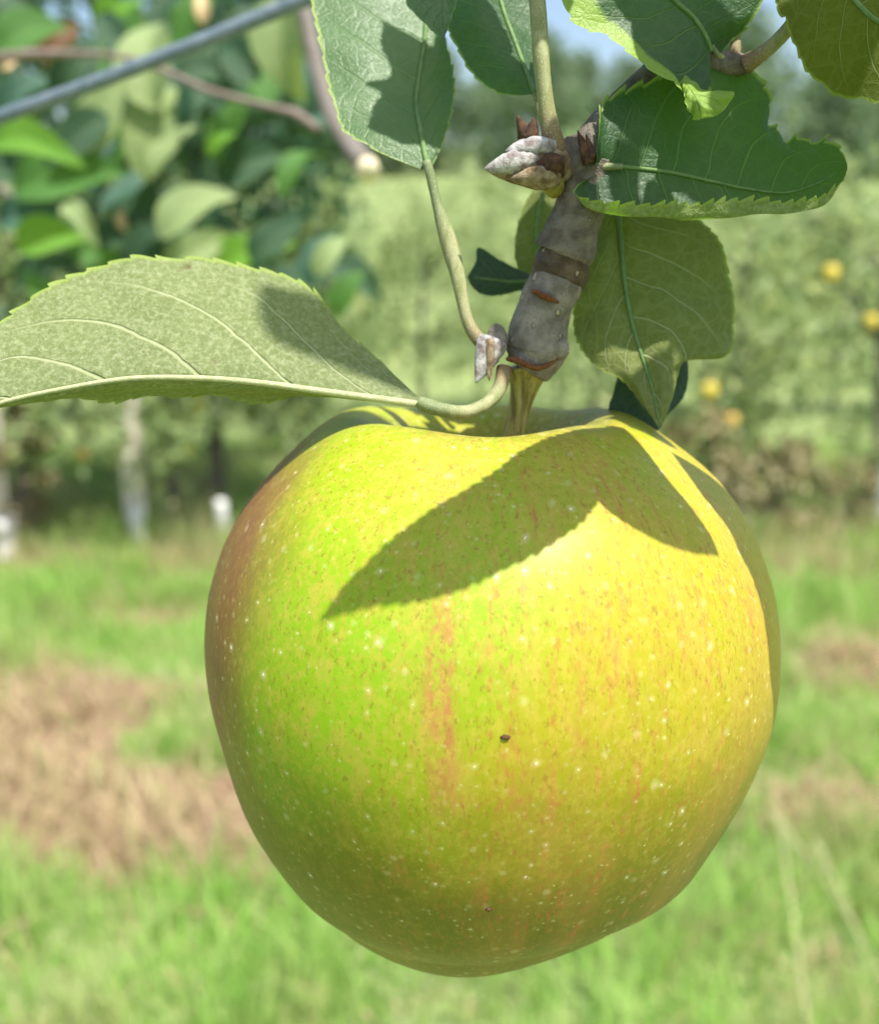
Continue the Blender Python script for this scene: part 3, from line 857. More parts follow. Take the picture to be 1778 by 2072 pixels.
px_tube('petiole', [(1520, -150, .139, 9), (1500, -20, .139, 9), (1493, 40, .139, 10), (1488, 90, .1388, 11), (1484, 130, .1386, 14)], M['petiole'], n=12, lump=0.08, seed=14, res=40)

# hanging leaf behind the twig on the right, underside showing
leaf([cv([(1246, 395), (1215, 420), (1200, 480), (1188, 530), (1170, 595), (1160, 655), (1172, 695), (1195, 730), (1225, 750), (1252, 765), (1290, 805), (1335, 868)], .1475, .1455, .1470),
      cv([(1246, 395), (1230, 480), (1222, 560), (1222, 640), (1245, 710), (1290, 780), (1335, 868)], .1475, .1455, .1460),
      cv([(1246, 395), (1255, 480), (1262, 560), (1275, 640), (1298, 720), (1320, 790), (1335, 868)], .1475, .1455, .1468),
      cv([(1246, 395), (1290, 480), (1330, 570), (1350, 650), (1350, 730), (1345, 800), (1335, 868)], .1475, .1455, .1460),
      cv([(1246, 395), (1320, 400), (1395, 430), (1438, 468), (1464, 530), (1480, 600), (1482, 660), (1474, 708), (1440, 724), (1400, 728), (1378, 745), (1368, 800), (1345, 845), (1335, 868)], .1480, .1455, .1485)],
     M['leaf_hang'], 2, False, teeth=30, tooth=0.015, rows=170, cols=30, rib=M['midrib_dark'], rib_r=(7, 2), wav=0.0008, seed=8,
     petiole=([(1246, 400, .1476, 8), (1240, 380, .146, 9), (1215, 360, .143, 10), (1180, 350, .140, 12)], M['petiole']),
     label='hanging leaf behind the twig with a sunlit patch on its underside')
leaf([cv([(1255, 740), (1242, 790), (1230, 835), (1250, 855), (1330, 872)], .153, .153),
      cv([(1255, 740), (1280, 790), (1330, 872)], .1525, .153),
      cv([(1255, 740), (1330, 770), (1350, 820), (1330, 872)], .153, .153)],
     M['leaf_blue'], 1, True, teeth=10, rows=60, seed=9, label='small dark leaf below the tip of the hanging leaf')
leaf([cv([(1380, 690), (1362, 740), (1350, 790), (1345, 845)], .156, .155),
      cv([(1380, 690), (1375, 760), (1345, 845)], .1555, .155),
      cv([(1380, 690), (1392, 740), (1384, 800), (1345, 845)], .156, .155)],
     M['leaf_blue'], 1, True, teeth=10, rows=60, seed=19)
# leaves behind the twig on its left
leaf([cv([(1110, 350), (1075, 390), (1052, 440), (1042, 500), (1050, 545), (1085, 590)], .160, .160),
      cv([(1110, 350), (1090, 430), (1085, 500), (1085, 590)], .159, .160),
      cv([(1110, 350), (1150, 400), (1160, 480), (1130, 550), (1085, 590)], .160, .160)],
     M['leaf_hang'], 1, False, teeth=14, rows=80, rib=M['midrib_dark'], rib_r=(6, 2), seed=10, label='grey green leaf behind the twig just above the ring scar')
leaf([cv([(1085, 560), (1050, 545), (1010, 525), (968, 500), (962, 530), (945, 560)], .158, .157),
      cv([(1085, 565), (1040, 570), (1000, 566), (945, 560)], .1575, .157),
      cv([(1085, 575), (1040, 590), (990, 598), (960, 585), (945, 560)], .158, .157)],
     M['leaf_blue'], 1, True, teeth=8, rows=60, rib=M['midrib_dark'], rib_r=(3, 2), seed=11, label='small blue green leaf left of the twig')


# unseen leaves added above the frame, outlined from the shadows wanted below
def shadow_leaf(curves, t, mid, mat='leaf_dark', surf=None, label=None, teeth=18, tooth=0.02, seed=50, tilt=None, rows=90):
    """each curve is given by where its shadow falls (pixels); it is carried t metres towards the sun"""
    out = []
    for c in curves:
        n = len(c)
        q = []
        for i, p in enumerate(c):
            P0 = (hit(p[0], p[1]) if surf is None else W(p[0], p[1], surf))
            tt = t if np.isscalar(t) else t[0] + (t[1] - t[0]) * i / (n - 1)
            q.append(P0 + SUN * tt)
        out.append(q)
    return leaf(out, M[mat], mid, True, teeth=teeth, tooth=tooth, rows=rows, cols=16, tlean=0.3, seed=seed, world=True, label=label, rib=M['midrib'], rib_r=(6, 2))


shadow_leaf([[(1230, 865), (1150, 875), (1072, 905), (985, 968), (905, 1015), (830, 1065), (755, 1130), (700, 1185), (645, 1260)],
          [(1230, 870), (1140, 950), (1030, 1030), (900, 1100), (780, 1170), (645, 1260)],
          [(1235, 880), (1230, 960), (1205, 1018), (1165, 1062), (1105, 1105), (1035, 1142), (965, 1175), (895, 1203), (825, 1216), (740, 1228), (645, 1260)]],
         (0.062, 0.080), 1, label='unseen leaf above the frame shaped to shade the front of the apple', tooth=0.035, teeth=30, seed=51, rows=150)
shadow_leaf([[(1225, 862), (1205, 940), (1210, 1010), (1270, 1060), (1340, 1098), (1400, 1118), (1455, 1126)],
          [(1240, 862), (1270, 930), (1330, 1020), (1390, 1080), (1455, 1126)],
          [(1262, 866), (1300, 905), (1350, 970), (1400, 1030), (1440, 1090), (1455, 1126)]],
         (0.062, 0.074), 1, tooth=0.012, seed=52)


def limb_shadow_leaf():  # unseen leaf added to shade the right limb of the apple
    inner = [(1358, 915), (1385, 951), (1420, 999), (1450, 1037), (1478, 1076), (1499, 1123), (1521, 1166), (1536, 1209), (1552, 1290), (1558, 1380)]
    a = [hit(x, y) for x, y in inner]
    b = [p + A_X * 0.012 + np.array([0, 0, 0.004]) for p in a]
    c = [p + A_X * (0.026 if 0 < i < 9 else 0.008) + np.array([0, 0.01, 0.004]) for i, p in enumerate(a)]
    return leaf([[q + SUN * 0.07 for q in s] for s in (a, b, c)], M['leaf_dark'], 1, True, teeth=16, tooth=0.008, rows=80, cols=14, seed=53, world=True)


limb_shadow_leaf()
D = .1385
shadow_leaf([[(1230, 160), (1222, 240), (1228, 310), (1280, 335), (1320, 325)], [(1260, 140), (1300, 230), (1320, 325)], [(1330, 120), (1370, 190), (1378, 275), (1365, 325), (1320, 325)]], 0.055, 1, surf=D, seed=54)
shadow_leaf([[(1325, 320), (1312, 380), (1318, 430), (1370, 445)], [(1340, 320), (1345, 390), (1370, 445)], [(1365, 320), (1385, 370), (1386, 412), (1370, 445)]], 0.052, 1, surf=.1355, seed=55)
shadow_leaf([[(1505, 110), (1524, 200), (1518, 300), (1512, 390), (1540, 415), (1570, 412)], [(1540, 130), (1560, 240), (1570, 418)], [(1640, 180), (1690, 260), (1700, 320), (1640, 380), (1570, 418)]], 0.058, 1, surf=.138, seed=56)
shadow_leaf([[(1040, 200), (985, 120), (935, 115), (1010, 30), (1060, -30)], [(1040, 200), (1050, 100), (1060, -30)], [(1040, 200), (1110, 150), (1115, 50), (1060, -30)]], 0.05, 1, surf=.137, seed=57)
shadow_leaf([[(790, 380), (735, 330), (742, 280), (758, 225), (775, 190), (742, 165), (790, 130), (805, 90), (790, 20), (800, -60)], [(860, 360), (860, 200), (850, 60), (800, -60)], [(920, 380), (990, 250), (990, 130), (960, 10), (800, -80)]], 0.062, 1, surf=.147, seed=58)
shadow_leaf([[(540, 490), (528, 600), (522, 700), (550, 770), (680, 815), (850, 835)], [(640, 500), (740, 660), (850, 830)], [(690, 480), (840, 560), (940, 720), (850, 830)]], 0.28, 1, surf=.142, seed=59)
shadow_leaf([[(1130, 260), (1080, 330), (1050, 450), (1030, 600), (1060, 740)], [(1150, 260), (1150, 480), (1060, 740)], [(1185, 300), (1205, 420), (1200, 560), (1150, 690), (1060, 740)]], 0.075, 1, surf=.137, seed=60)
shadow_leaf([[(1310, 440), (1290, 540), (1275, 610), (1310, 650), (1345, 700), (1400, 760)], [(1360, 440), (1370, 580), (1400, 760)], [(1470, 440), (1520, 580), (1490, 700), (1400, 760)]], 0.11, 1, surf=.1465, seed=61)
shadow_leaf([[(1150, 540), (1140, 650), (1205, 790)], [(1180, 540), (1180, 660), (1205, 790)], [(1205, 540), (1196, 640), (1208, 720), (1205, 790)]], 0.10, 1, surf=.1465, seed=63)
shadow_leaf([[(1240, 790), (1275, 765), (1310, 725), (1360, 700)], [(1250, 810), (1310, 780), (1360, 690)], [(1260, 900), (1380, 880), (1360, 690)]], 0.10, 1, surf=.1458, seed=64)
shadow_leaf([[(1170, 10), (1265, 95), (1340, 160), (1420, 235), (1470, 180)], [(1330, 0), (1400, 90), (1470, 180)], [(1420, -60), (1520, 10), (1530, 100), (1470, 180)]], 0.045, 1, surf=.135, seed=62)

# ------------------------------------------------------------------ trellis wire
wire = tube_obj('trellis_wire', [W(-900, 545, .36), W(0, 236, .31), W(310, 122, .295), W(618, -2, .285), W(1300, -270, .25)], [0.0021] * 5,
                simple_mat('wire_metal', (0.10, 0.14, 0.17), (0.17, 0.21, 0.25), 300, 0.45, 0.2, 900, 0.0002, 0.5), None, 12, 0.0, 1, 60)
tag(wire, 'slate grey trellis wire slanting across the leafy upper left', 'wire')

# ------------------------------------------------------------------ near apple tree on the left (blurred)
def unit_leaf(seed, fold=0.25, curl=0.2, wide=0.55):
    g = np.random.default_rng(seed)
    V, F, U = [], [], []
    nr, ncn = 15, 9
    for i in range(nr):
        v = i / (nr - 1)
        hw = wide * 0.5 * math.sin(math.pi * v ** 0.8) ** 0.75 * (1.05 - 0.25 * v) + 0.004
        for k in range(ncn):
            u = k / (ncn - 1) * 2 - 1
            x = u * hw
            z = fold * abs(x) - curl * (v - 0.4) ** 2 + 0.03 * math.sin(9 * v + seed) * abs(u)
            V.append((x, v, z)); U.append((u / 2 + .5, v))
    for i in range(nr - 1):
        for k in range(ncn - 1):
            a = i * ncn + k
            F.append((a, a + 1, a + ncn + 1, a + ncn))
    return mesh_from('leaf', V, F, True, U)


near_mats = {
    'pale': leaf_mat('near_pale', (0.24, 0.31, 0.13), (0.22, 0.28, 0.13), (0.25, 0.34, 0.05), tmix=0.3),
    'lime': leaf_mat('near_lime', (0.10, 0.26, 0.03), (0.25, 0.34, 0.10), (0.40, 0.60, 0.02), tmix=0.5),
    'green': leaf_mat('near_green', (0.05, 0.15, 0.03), (0.22, 0.30, 0.12), (0.22, 0.40, 0.03)),
    'dark': leaf_mat('near_dark', (0.015, 0.055, 0.025), (0.06, 0.11, 0.05), (0.08, 0.18, 0.02), tmix=0.2),
    'blue': leaf_mat('near_blue', (0.025, 0.085, 0.06), (0.10, 0.17, 0.11), (0.10, 0.20, 0.05), tmix=0.2),
    'tan': simple_mat('near_tan', (0.50, 0.34, 0.16), (0.60, 0.46, 0.28), 30, 0.7),
    'rust': simple_mat('near_rust', (0.035, 0.022, 0.010), (0.16, 0.075, 0.02), 40, 0.6),
}
leaf_meshes = {}


def near_leaf(parent, px, py, ln, ang, d, kind, tiltv=0.3, wide=0, seed=0):
    """blurred leaf whose middle is at px,py; ln in pixels, ang degrees in the picture (0 right, 90 up)"""
    key = (kind, seed % 3)
    if key not in leaf_meshes:
        me = unit_leaf(seed % 3, 0.45, 0.4 + 0.35 * (seed % 3), (0.52, 0.62, 0.45)[seed % 3])
        me.materials.append(near_mats[kind])
        leaf_meshes[key] = me
    o = bpy.data.objects.new('leaf', leaf_meshes[key])
    COL.objects.link(o)
    a = math.radians(ang)
    yv = math.cos(a) * RIGHT + math.sin(a) * UP + (random.random() - .5) * tiltv * FWD
    yv /= np.linalg.norm(yv)
    z = -FWD + 0.5 * UP * random.random() + (random.random() - .5) * 2 * tiltv * RIGHT
    if kind == 'pale' and seed % 2: z = z
    z = z - yv * (z @ yv)
    z /= np.linalg.norm(z)
    x = np.cross(yv, z)
    s = ln / FPX * d
    c = W(px, py, d) - yv * s * 0.5
    m = Matrix(((x[0], yv[0], z[0], c[0]), (x[1], yv[1], z[1], c[1]), (x[2], yv[2], z[2], c[2]), (0, 0, 0, 1)))
    o.matrix_world = m @ Matrix.Scale(s, 4)
    o.parent = parent
    o.matrix_parent_inverse = Matrix.Translation(-parent.location)
    return o


def at_px(pts):
    return [W(a, b, d) for a, b, d, r in pts], [r / FPX * d for a, b, d, r in pts]


tree_mats = {
    'near_bark': bark_mat('near_bark', (0.13, 0.11, 0.09), (0.26, 0.23, 0.20), False),
    'cut_wood': simple_mat('cut_wood', (0.60, 0.52, 0.33), (0.70, 0.62, 0.42), 200, 0.8),
    'pink_bark': simple_mat('pink_bark', (0.17, 0.13, 0.11), (0.27, 0.21, 0.18), 200, 0.8),
    'stake': simple_mat('stake', (0.55, 0.50, 0.42), (0.72, 0.66, 0.58), 14, 0.8),
}
nt_root = empty('apple_tree', (-1.05, 0.95, 0), 'close blurred apple tree with pale and dark leaves behind the slate wire', 'tree')
P_, R_ = np.array([(-1.05, 0.95, -0.02), (-1.03, 0.94, 0.5), (-1.0, 0.92, 1.0), (-0.9, 0.9, 1.5), (-0.86, 0.9, 2.1)]), [0.035, 0.03, 0.026, 0.02, 0.012]
tube_obj('trunk', P_, R_, tree_mats['near_bark'], nt_root, 12, 0.06, 2, 30)
for pts, mk, nm in (([(-600, 420, .75, 14), (-150, 160, .6, 14), (200, 110, .56, 7), (430, 185, .5, 7), (545, 215, .48, 7), (620, 235, .47, 9), (645, 262, .47, 9)], 'pink_bark', 'branch'),
                    ([(560, -260, .52, 17), (620, 40, .5, 17), (662, 205, .48, 19), (703, 285, .46, 21), (742, 338, .445, 24)], 'near_bark', 'branch'),
                    ([(-500, 120, 1.0, 9), (-80, 330, .9, 8), (120, 470, .9, 7), (300, 560, .9, 6), (420, 590, .9, 5)], 'near_bark', 'branch')):
    P_, R_ = at_px(pts)
    b_o = tube_obj(nm, P_, R_, tree_mats[mk], nt_root, 12, 0.08, 3, 40)
    if mk == 'near_bark' and pts[0][0] == 560:
        b_o['label'] = 'sawn branch stub with a pale cut end'
        V, F, U = tube([W(741, 337, .4455), W(748, 352, .4425)], [0.0052, 0.0046], 14)
        c_ = W(745, 345, .443)
        sub(link('cut_end', mesh_from('cut_end', V - c_, F), None, c_, [tree_mats['cut_wood']]), b_o)
spots_near = [
    (206, 235, 170, 60, .55, 'pale'), (300, 110, 190, 95, .56, 'pale'), (310, 240, 200, 80, .57, 'pale'), (345, 300, 120, 50, .55, 'pale'), (572, 95, 170, -80, .5, 'pale'),
    (55, 282, 160, -12, .5, 'lime'), (130, 357, 210, 8, .55, 'green'), (387, 422, 150, 35, .5, 'pale'), (158, 440, 95, -50, .5, 'pale'), (62, 432, 150, 10, .55, 'blue'),
    (95, 478, 120, 8, .53, 'lime'), (668, 508, 95, 55, .5, 'pale'), (560, 478, 150, 40, .55, 'dark'), (640, 520, 120, 70, .52, 'blue'), (245, 440, 55, 100, .6, 'tan'), (400, 505, 130, 30, .6, 'pale'),
    (120, 80, 120, 60, .55, 'rust'), (408, 10, 70, 95, .5, 'tan'), (22, 122, 50, 45, .5, 'tan'), (60, 60, 130, 30, .52, 'green'), (30, 190, 160, 40, .6, 'blue'), (225, 60, 130, 120, .58, 'dark'),
    (210, 330, 130, 70, .6, 'blue'), (430, 110, 150, 80, .6, 'dark'), (470, 250, 140, 60, .58, 'green'), (500, 330, 150, 20, .6, 'dark'), (440, 285, 60, 40, .5, 'lime'), (520, 150, 130, 110, .6, 'green'),
    (350, 190, 150, 100, .6, 'blue'), (600, 330, 120, 60, .6, 'green'), (300, 420, 140, 80, .62, 'dark'), (330, 500, 150, 60, .62, 'dark'), (480, 520, 170, 30, .6, 'lime'), (600, 570, 150, 10, .6, 'dark'),
    (720, 560, 130, -30, .58, 'dark'), (250, 250, 120, 30, .62, 'dark'), (30, 350, 160, 10, .62, 'dark'), (180, 150, 130, 80, .62, 'green'), (80, 540, 160, 20, .62, 'dark'), (200, 510, 150, 160, .62, 'green'),
    (700, 590, 90, 60, .55, 'green'), (560, 30, 120, 30, .6, 'green'), (640, 130, 120, 80, .62, 'blue'), (480, 60, 110, 40, .62, 'dark'), (20, 20, 120, 60, .6, 'dark'), (330, 20, 120, 70, .6, 'dark'),
]
kinds_fill = ['dark', 'dark', 'blue', 'green', 'dark', 'dark', 'lime']
for i, s in enumerate(spots_near):
    near_leaf(nt_root, s[0], s[1], s[2] * (1.2 if s[5] in ('pale', 'lime', 'green') else 1.0), s[3], s[4] + 0.12, s[5], 0.55, seed=i)
for i in range(52):
    x = random.random() ** 1.2 * 780 - 60
    y = random.random() * 640 - 30
    if x > 420 and y > 260 and random.random() < .6: continue
    near_leaf(nt_root, x, y, 90 + random.random() * 80, random.random() * 360, .66 + random.random() * .35, random.choice(kinds_fill), 0.7, seed=i + 100)

# ------------------------------------------------------------------ ground and grass
soil_blobs = [(60, 1500, 350, 130, 1.3), (230, 1670, 330, 85, 1.35), (480, 1700, 200, 75, 1.2), (80, 1420, 180, 40, .8), (300, 1140, 230, 24, .8), (60, 1150, 140, 24, .7), (290, 1252, 140, 20, .75), (350, 1400, 120, 24, .5),
              (1740, 1355, 150, 48, 1.3), (1620, 1165, 120, 40, .8), (1690, 1640, 190, 70, .95), (1600, 1780, 120, 40, .5), (1660, 1950, 90, 45, .6), (1770, 1850, 70, 50, .5), (250, 1790, 60, 26, .5), (1000, 1150, 500, 30, .6), (1760, 1060, 120, 40, .8), (850, 1600, 400, 90, .7)]
grass_blobs = [(320, 1515, 150, 55, .9), (60, 1640, 70, 30, .5), (470, 1480, 90, 60, .4)]


def soil_amount(P):
    q = proj(P)
    s = np.zeros(len(P))
    for (cx_, cy_, wx, wy, k) in soil_blobs:
        s += k * np.exp(-((q[:, 0] - cx_) / wx) ** 2 - ((q[:, 1] - cy_) / wy) ** 2)
    for (cx_, cy_, wx, wy, k) in grass_blobs:
        s -= k * np.exp(-((q[:, 0] - cx_) / wx) ** 2 - ((q[:, 1] - cy_) / wy) ** 2)
    s = np.where(q[:, 2] < 0.5, 0.2, s)
    s += 0.16 * np.sin(P[:, 0] * 9.1 + 2 * np.sin(P[:, 1] * 7)) * np.sin(P[:, 1] * 11.3 + P[:, 0] * 3)
    return np.clip(s, 0, 1)


def ground_z(x, y):
    return np.where(y > 11, 0.075 * (y - 11), 0.0) + 0.0 * x


gx = np.concatenate([np.linspace(-400, -12, 14), np.linspace(-9, 9, 150), np.linspace(12, 400, 14)])
gy = np.concatenate([np.linspace(-60, -2, 8), np.linspace(-1, 9, 130), np.linspace(9.6, 30, 24), np.linspace(34, 900, 30)])
GX, GY = np.meshgrid(gx, gy)
GZ = ground_z(GX, GY) + np.where((GY < 9) & (np.abs(GX) < 9), 0.012 * np.sin(GX * 5.3 + 1) * np.sin(GY * 4.1) + 0.008 * np.sin(GX * 13 + GY * 9), 0)
GP = np.stack([GX, GY, GZ], -1).reshape(-1, 3)
nx_ = len(gx)
GF = [(j * nx_ + i, j * nx_ + i + 1, (j + 1) * nx_ + i + 1, (j + 1) * nx_ + i) for j in range(len(gy) - 1) for i in range(nx_ - 1)]
gme = mesh_from('ground', GP, GF)
att = gme.attributes.new('bare_soil', 'FLOAT', 'POINT')
att.data.foreach_set('value', soil_amount(GP).astype(np.float32))


def ground_mat():
    g = G('ground_soil')
    oc = g.obj()
    s = g.n('Attribute', out=2, attribute_name='bare_soil')
    n1 = g.noise(oc, 5, 8, 0.75)
    n2 = g.noise(oc, 45, 5, 0.7)
    s = g.math('ADD', s, g.math('MULTIPLY', g.math('SUBTRACT', n1, 0.5), 1.3))
    soil = g.mix(g.ss(n2, 0.3, 0.7), (0.13, 0.082, 0.05), (0.34, 0.24, 0.155))
    soil = g.mix(g.math('MULTIPLY', g.ss(n1, 0.5, 0.7), 0.6), soil, (0.38, 0.29, 0.18))
    big = g.noise(oc, 0.5, 5, 0.7)
    turf = g.mix(g.ss(n2, 0.3, 0.7), (0.16, 0.24, 0.07), (0.34, 0.38, 0.17))
    turf = g.mix(g.math('MULTIPLY', g.ss(big, 0.42, 0.62), 0.7), turf, (0.10, 0.15, 0.055))
    c = g.mix(g.ss(s, 0.25, 0.6), turf, soil)
    return g.done(g.bsdf(Base_Color=c, Roughness=0.95, Specular_IOR_Level=0.1, Normal=g.bump(n2, 0.6, 0.02)))


gr = link('ground', gme, None, (0, 0, 0), [ground_mat()])
gr['kind'] = 'structure'


def grass_mesh(name, n, ymax, hmin, hmax, wmax, dry):
    r = np.sqrt(rng.random(n) * (ymax ** 2 - 0.9 ** 2) + 0.9 ** 2)
    x = (rng.random(n) * 2 - 1) * (0.47 * r + 0.15)
    y = np.sqrt(np.maximum(r ** 2 - x ** 2, 0.2))
    B = np.stack([x, y, np.zeros(n)], 1)
    s = soil_amount(B)
    tuft = 0.5 + 0.5 * np.sin(x * 6.1 + 2.3 * np.sin(y * 5.2)) * np.sin(y * 6.7 + x * 2.1)
    keep = rng.random(n) < (np.clip(1.1 - s * 1.5, 0.02, 1) if not dry else 0.18 + 0.82 * s)
    B, s, tuft = B[keep], s[keep], tuft[keep]
    n = len(B)
    h = (hmin + (hmax - hmin) * rng.random(n)) * (0.3 + 1.0 * tuft)
    a = rng.random(n) * 6.283
    wd = wmax * (0.5 + 0.5 * rng.random(n))
    la = rng.random(n) * 6.283
    ln = h * (0.2 + 0.75 * rng.random(n))
    if dry:
        ln = h * (0.6 + 1.4 * rng.random(n))
    dx, dy = np.cos(a) * wd, np.sin(a) * wd
    lx, ly = np.cos(la) * ln, np.sin(la) * ln
    V = np.empty((n, 5, 3))
    V[:, 0] = B + np.stack([dx, dy, -0.01 + 0 * dx], 1)
    V[:, 1] = B - np.stack([dx, dy, 0.01 + 0 * dx], 1)
    md = B + np.stack([lx * .4, ly * .4, h * .62], 1)
    V[:, 2] = md - np.stack([dx, dy, 0 * dx], 1) * .8
    V[:, 3] = md + np.stack([dx, dy, 0 * dx], 1) * .8
    V[:, 4] = B + np.stack([lx, ly, h], 1)
    me = bpy.data.meshes.new(name)
    me.vertices.add(n * 5)
    me.vertices.foreach_set('co', V.reshape(-1).astype(np.float32))
    base = (np.arange(n) * 5)[:, None]
    li = np.concatenate([base + np.array([[0, 1, 2, 3]]), base + np.array([[3, 2, 4]])], 1).reshape(-1)
    me.loops.add(n * 7)
    me.loops.foreach_set('vertex_index', li.astype(np.int32))
    me.polygons.add(n * 2)
    st = np.stack([np.arange(n) * 7, np.arange(n) * 7 + 4], 1).reshape(-1)
    me.polygons.foreach_set('loop_start', st.astype(np.int32))
    me.polygons.foreach_set('loop_total', np.tile([4, 3], n).astype(np.int32))
    me.update()
    me.validate()
    return me


grass_m = island_leaf_mat('grass_blades', [(0.32, 0.53, 0.12), (0.46, 0.66, 0.20), (0.14, 0.28, 0.05), (0.52, 0.70, 0.27), (0.34, 0.55, 0.12), (0.62, 0.62, 0.36), (0.20, 0.38, 0.08), (0.28, 0.48, 0.12)], (0.6, 0.8, 0.2), 0.45, patch=(0.46, 0.42, 0.22))
dry_m = island_leaf_mat('dry_blades', [(0.44, 0.34, 0.19), (0.30, 0.21, 0.12), (0.58, 0.48, 0.29), (0.22, 0.14, 0.08), (0.36, 0.34, 0.15)], (0.5, 0.4, 0.2), 0.2)
o = link('grass', grass_mesh('grass', 90000, 7.5, 0.06, 0.19, 0.0048, False), None, (0, 0, 0), [grass_m])
tag(o, kind='stuff')
o = link('dry_grass', grass_mesh('dry_grass', 45000, 7.0, 0.03, 0.12, 0.0045, True), None, (0, 0, 0), [dry_m])
tag(o, kind='stuff')


def tall_mesh(n):
    px = rng.random(n) * 1900 - 60
    y = 3.7 + rng.random(n) ** 0.7 * 3.0
    x = (px - 889) / FPX * y * 1.02
    tuft = 0.5 + 0.5 * np.sin(x * 5.1 + 1.3 * np.sin(y * 4.2)) * np.sin(y * 3.7 + x * 2.7)
    h = (0.06 + 0.22 * rng.random(n) ** 1.5) * (0.25 + tuft) * np.clip((y - 3.4) / 1.2, 0.3, 1.3)
    a, la = rng.random(n) * 6.283, rng.random(n) * 6.283
    ln = h * (0.1 + 0.6 * rng.random(n))
    B = np.stack([x, y, 0 * x], 1)
    s1 = np.stack([np.cos(a), np.sin(a), 0 * a], 1) * 0.004
    k_ = (tuft > 0.42) | (rng.random(n) < 0.12)
    B, s1, la, ln, h = B[k_], s1[k_], la[k_], ln[k_], h[k_]
    n = len(B)
    V = np.stack([B + s1, B - s1, B + np.stack([np.cos(la) * ln, np.sin(la) * ln, h], 1)], 1).reshape(-1, 3)
    return mesh_from('tall_grass', V, np.arange(n * 3).reshape(n, 3), False)


tall_m = island_leaf_mat('tall_blades', [(0.50, 0.46, 0.25), (0.34, 0.50, 0.16), (0.58, 0.54, 0.32), (0.28, 0.44, 0.12), (0.42, 0.54, 0.20), (0.40, 0.50, 0.18)], (0.5, 0.5, 0.2), 0.4)
tag(link('tall_grass', tall_mesh(20000), None, (0, 0, 0), [tall_m]), kind='stuff')

# long pale straws leaning in the grass
straw_m = simple_mat('straw', (0.62, 0.54, 0.30), (0.72, 0.66, 0.42), 10, 0.7)
for (pa, pb, d0, d1) in (((1640, 2120), (1560, 1560), 1.75, 1.95), ((1560, 1640), (1800, 2000), 1.9, 1.8), ((1650, 1700), (1790, 2050), 1.85, 1.8), ((1720, 1250), (1690, 980), 3.6, 3.7), ((1600, 1330), (1630, 1040), 3.9, 4.0)):
    P_ = [W(*pa, d0), (W(*pa, d0) + W(*pb, d1)) / 2 + UP * 0.02, W(*pb, d1)]
    t_o = tube_obj('dry_straw', P_, [0.0013, 0.0012, 0.0005], straw_m, None, 6, 0.1, 1, 12)
    tag(t_o, 'long pale straw leaning in the sunlit grass', 'straw', 'long straws in the grass')

# ------------------------------------------------------------------ orchard trees beyond
def crown_mesh(name, n, h, rx, zlo, lsize, seed, clumps=26):
    g = np.random.default_rng(seed)
    cc = np.empty((clumps, 3))
    for i in range(clumps):
        t = g.random()
        a = g.random() * 6.283
        zz = zlo + (h - zlo) * t
        rr = rx * (math.sin(math.pi * (0.12 + 0.84 * t ** 0.9)) ** 0.7) * math.sqrt(g.random())
        cc[i] = (rr * math.cos(a), rr * math.sin(a), zz)
    cr_ = rx * (0.25 + 0.32 * g.random(clumps))
    w_ = cr_ ** 2
    k = g.choice(clumps, n, p=w_ / w_.sum())
    d = g.normal(size=(n, 3))
    d /= np.linalg.norm(d, axis=1)[:, None]
    P = cc[k] + d * (cr_[k] * (0.35 + 0.75 * g.random(n)))[:, None]
    P[:, 2] = np.maximum(P[:, 2], 0.08)
    L = lsize * (0.6 + 0.7 * g.random(n))
    y = g.normal(size=(n, 3)); y[:, 2] -= 0.5
    y /= np.linalg.norm(y, axis=1)[:, None]
    z = g.normal(size=(n, 3)) + np.array([0, -0.5, 1.0])
    x = np.cross(y, z); x /= np.linalg.norm(x, axis=1)[:, None] + 1e-9
    z = np.cross(x, y)
    V = np.empty((n, 4, 3))
    V[:, 0] = P - y * L[:, None] * .5
    V[:, 1] = P + x * (L * .28)[:, None] + z * (L * .06)[:, None]
    V[:, 2] = P + y * L[:, None] * .5
    V[:, 3] = P - x * (L * .28)[:, None] + z * (L * .06)[:, None]
    F = np.arange(n * 4).reshape(n, 4)
    return mesh_from(name, V.reshape(-1, 3), F, False)


orch_m = island_leaf_mat('orchard_leaves', [(0.26, 0.35, 0.15), (0.36, 0.44, 0.21), (0.17, 0.26, 0.10), (0.52, 0.57, 0.37), (0.31, 0.41, 0.13), (0.58, 0.58, 0.38), (0.23, 0.33, 0.14), (0.42, 0.46, 0.19)], (0.55, 0.62, 0.2), 0.45)
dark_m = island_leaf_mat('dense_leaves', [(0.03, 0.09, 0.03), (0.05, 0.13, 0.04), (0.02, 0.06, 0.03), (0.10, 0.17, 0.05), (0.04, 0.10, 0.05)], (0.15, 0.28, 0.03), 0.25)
far_m = island_leaf_mat('wood_leaves', [(0.14, 0.22, 0.12), (0.19, 0.27, 0.14), (0.11, 0.18, 0.12), (0.23, 0.30, 0.16)], (0.3, 0.4, 0.15), 0.35)
weed_m = island_leaf_mat('dead_leaves', [(0.36, 0.32, 0.17), (0.34, 0.24, 0.11), (0.48, 0.46, 0.25), (0.30, 0.32, 0.15), (0.26, 0.33, 0.13), (0.36, 0.40, 0.20), (0.20, 0.26, 0.10)], (0.45, 0.25, 0.05), 0.25)
trunk_m = bark_mat('orchard_bark', (0.10, 0.085, 0.07), (0.22, 0.19, 0.16), False)


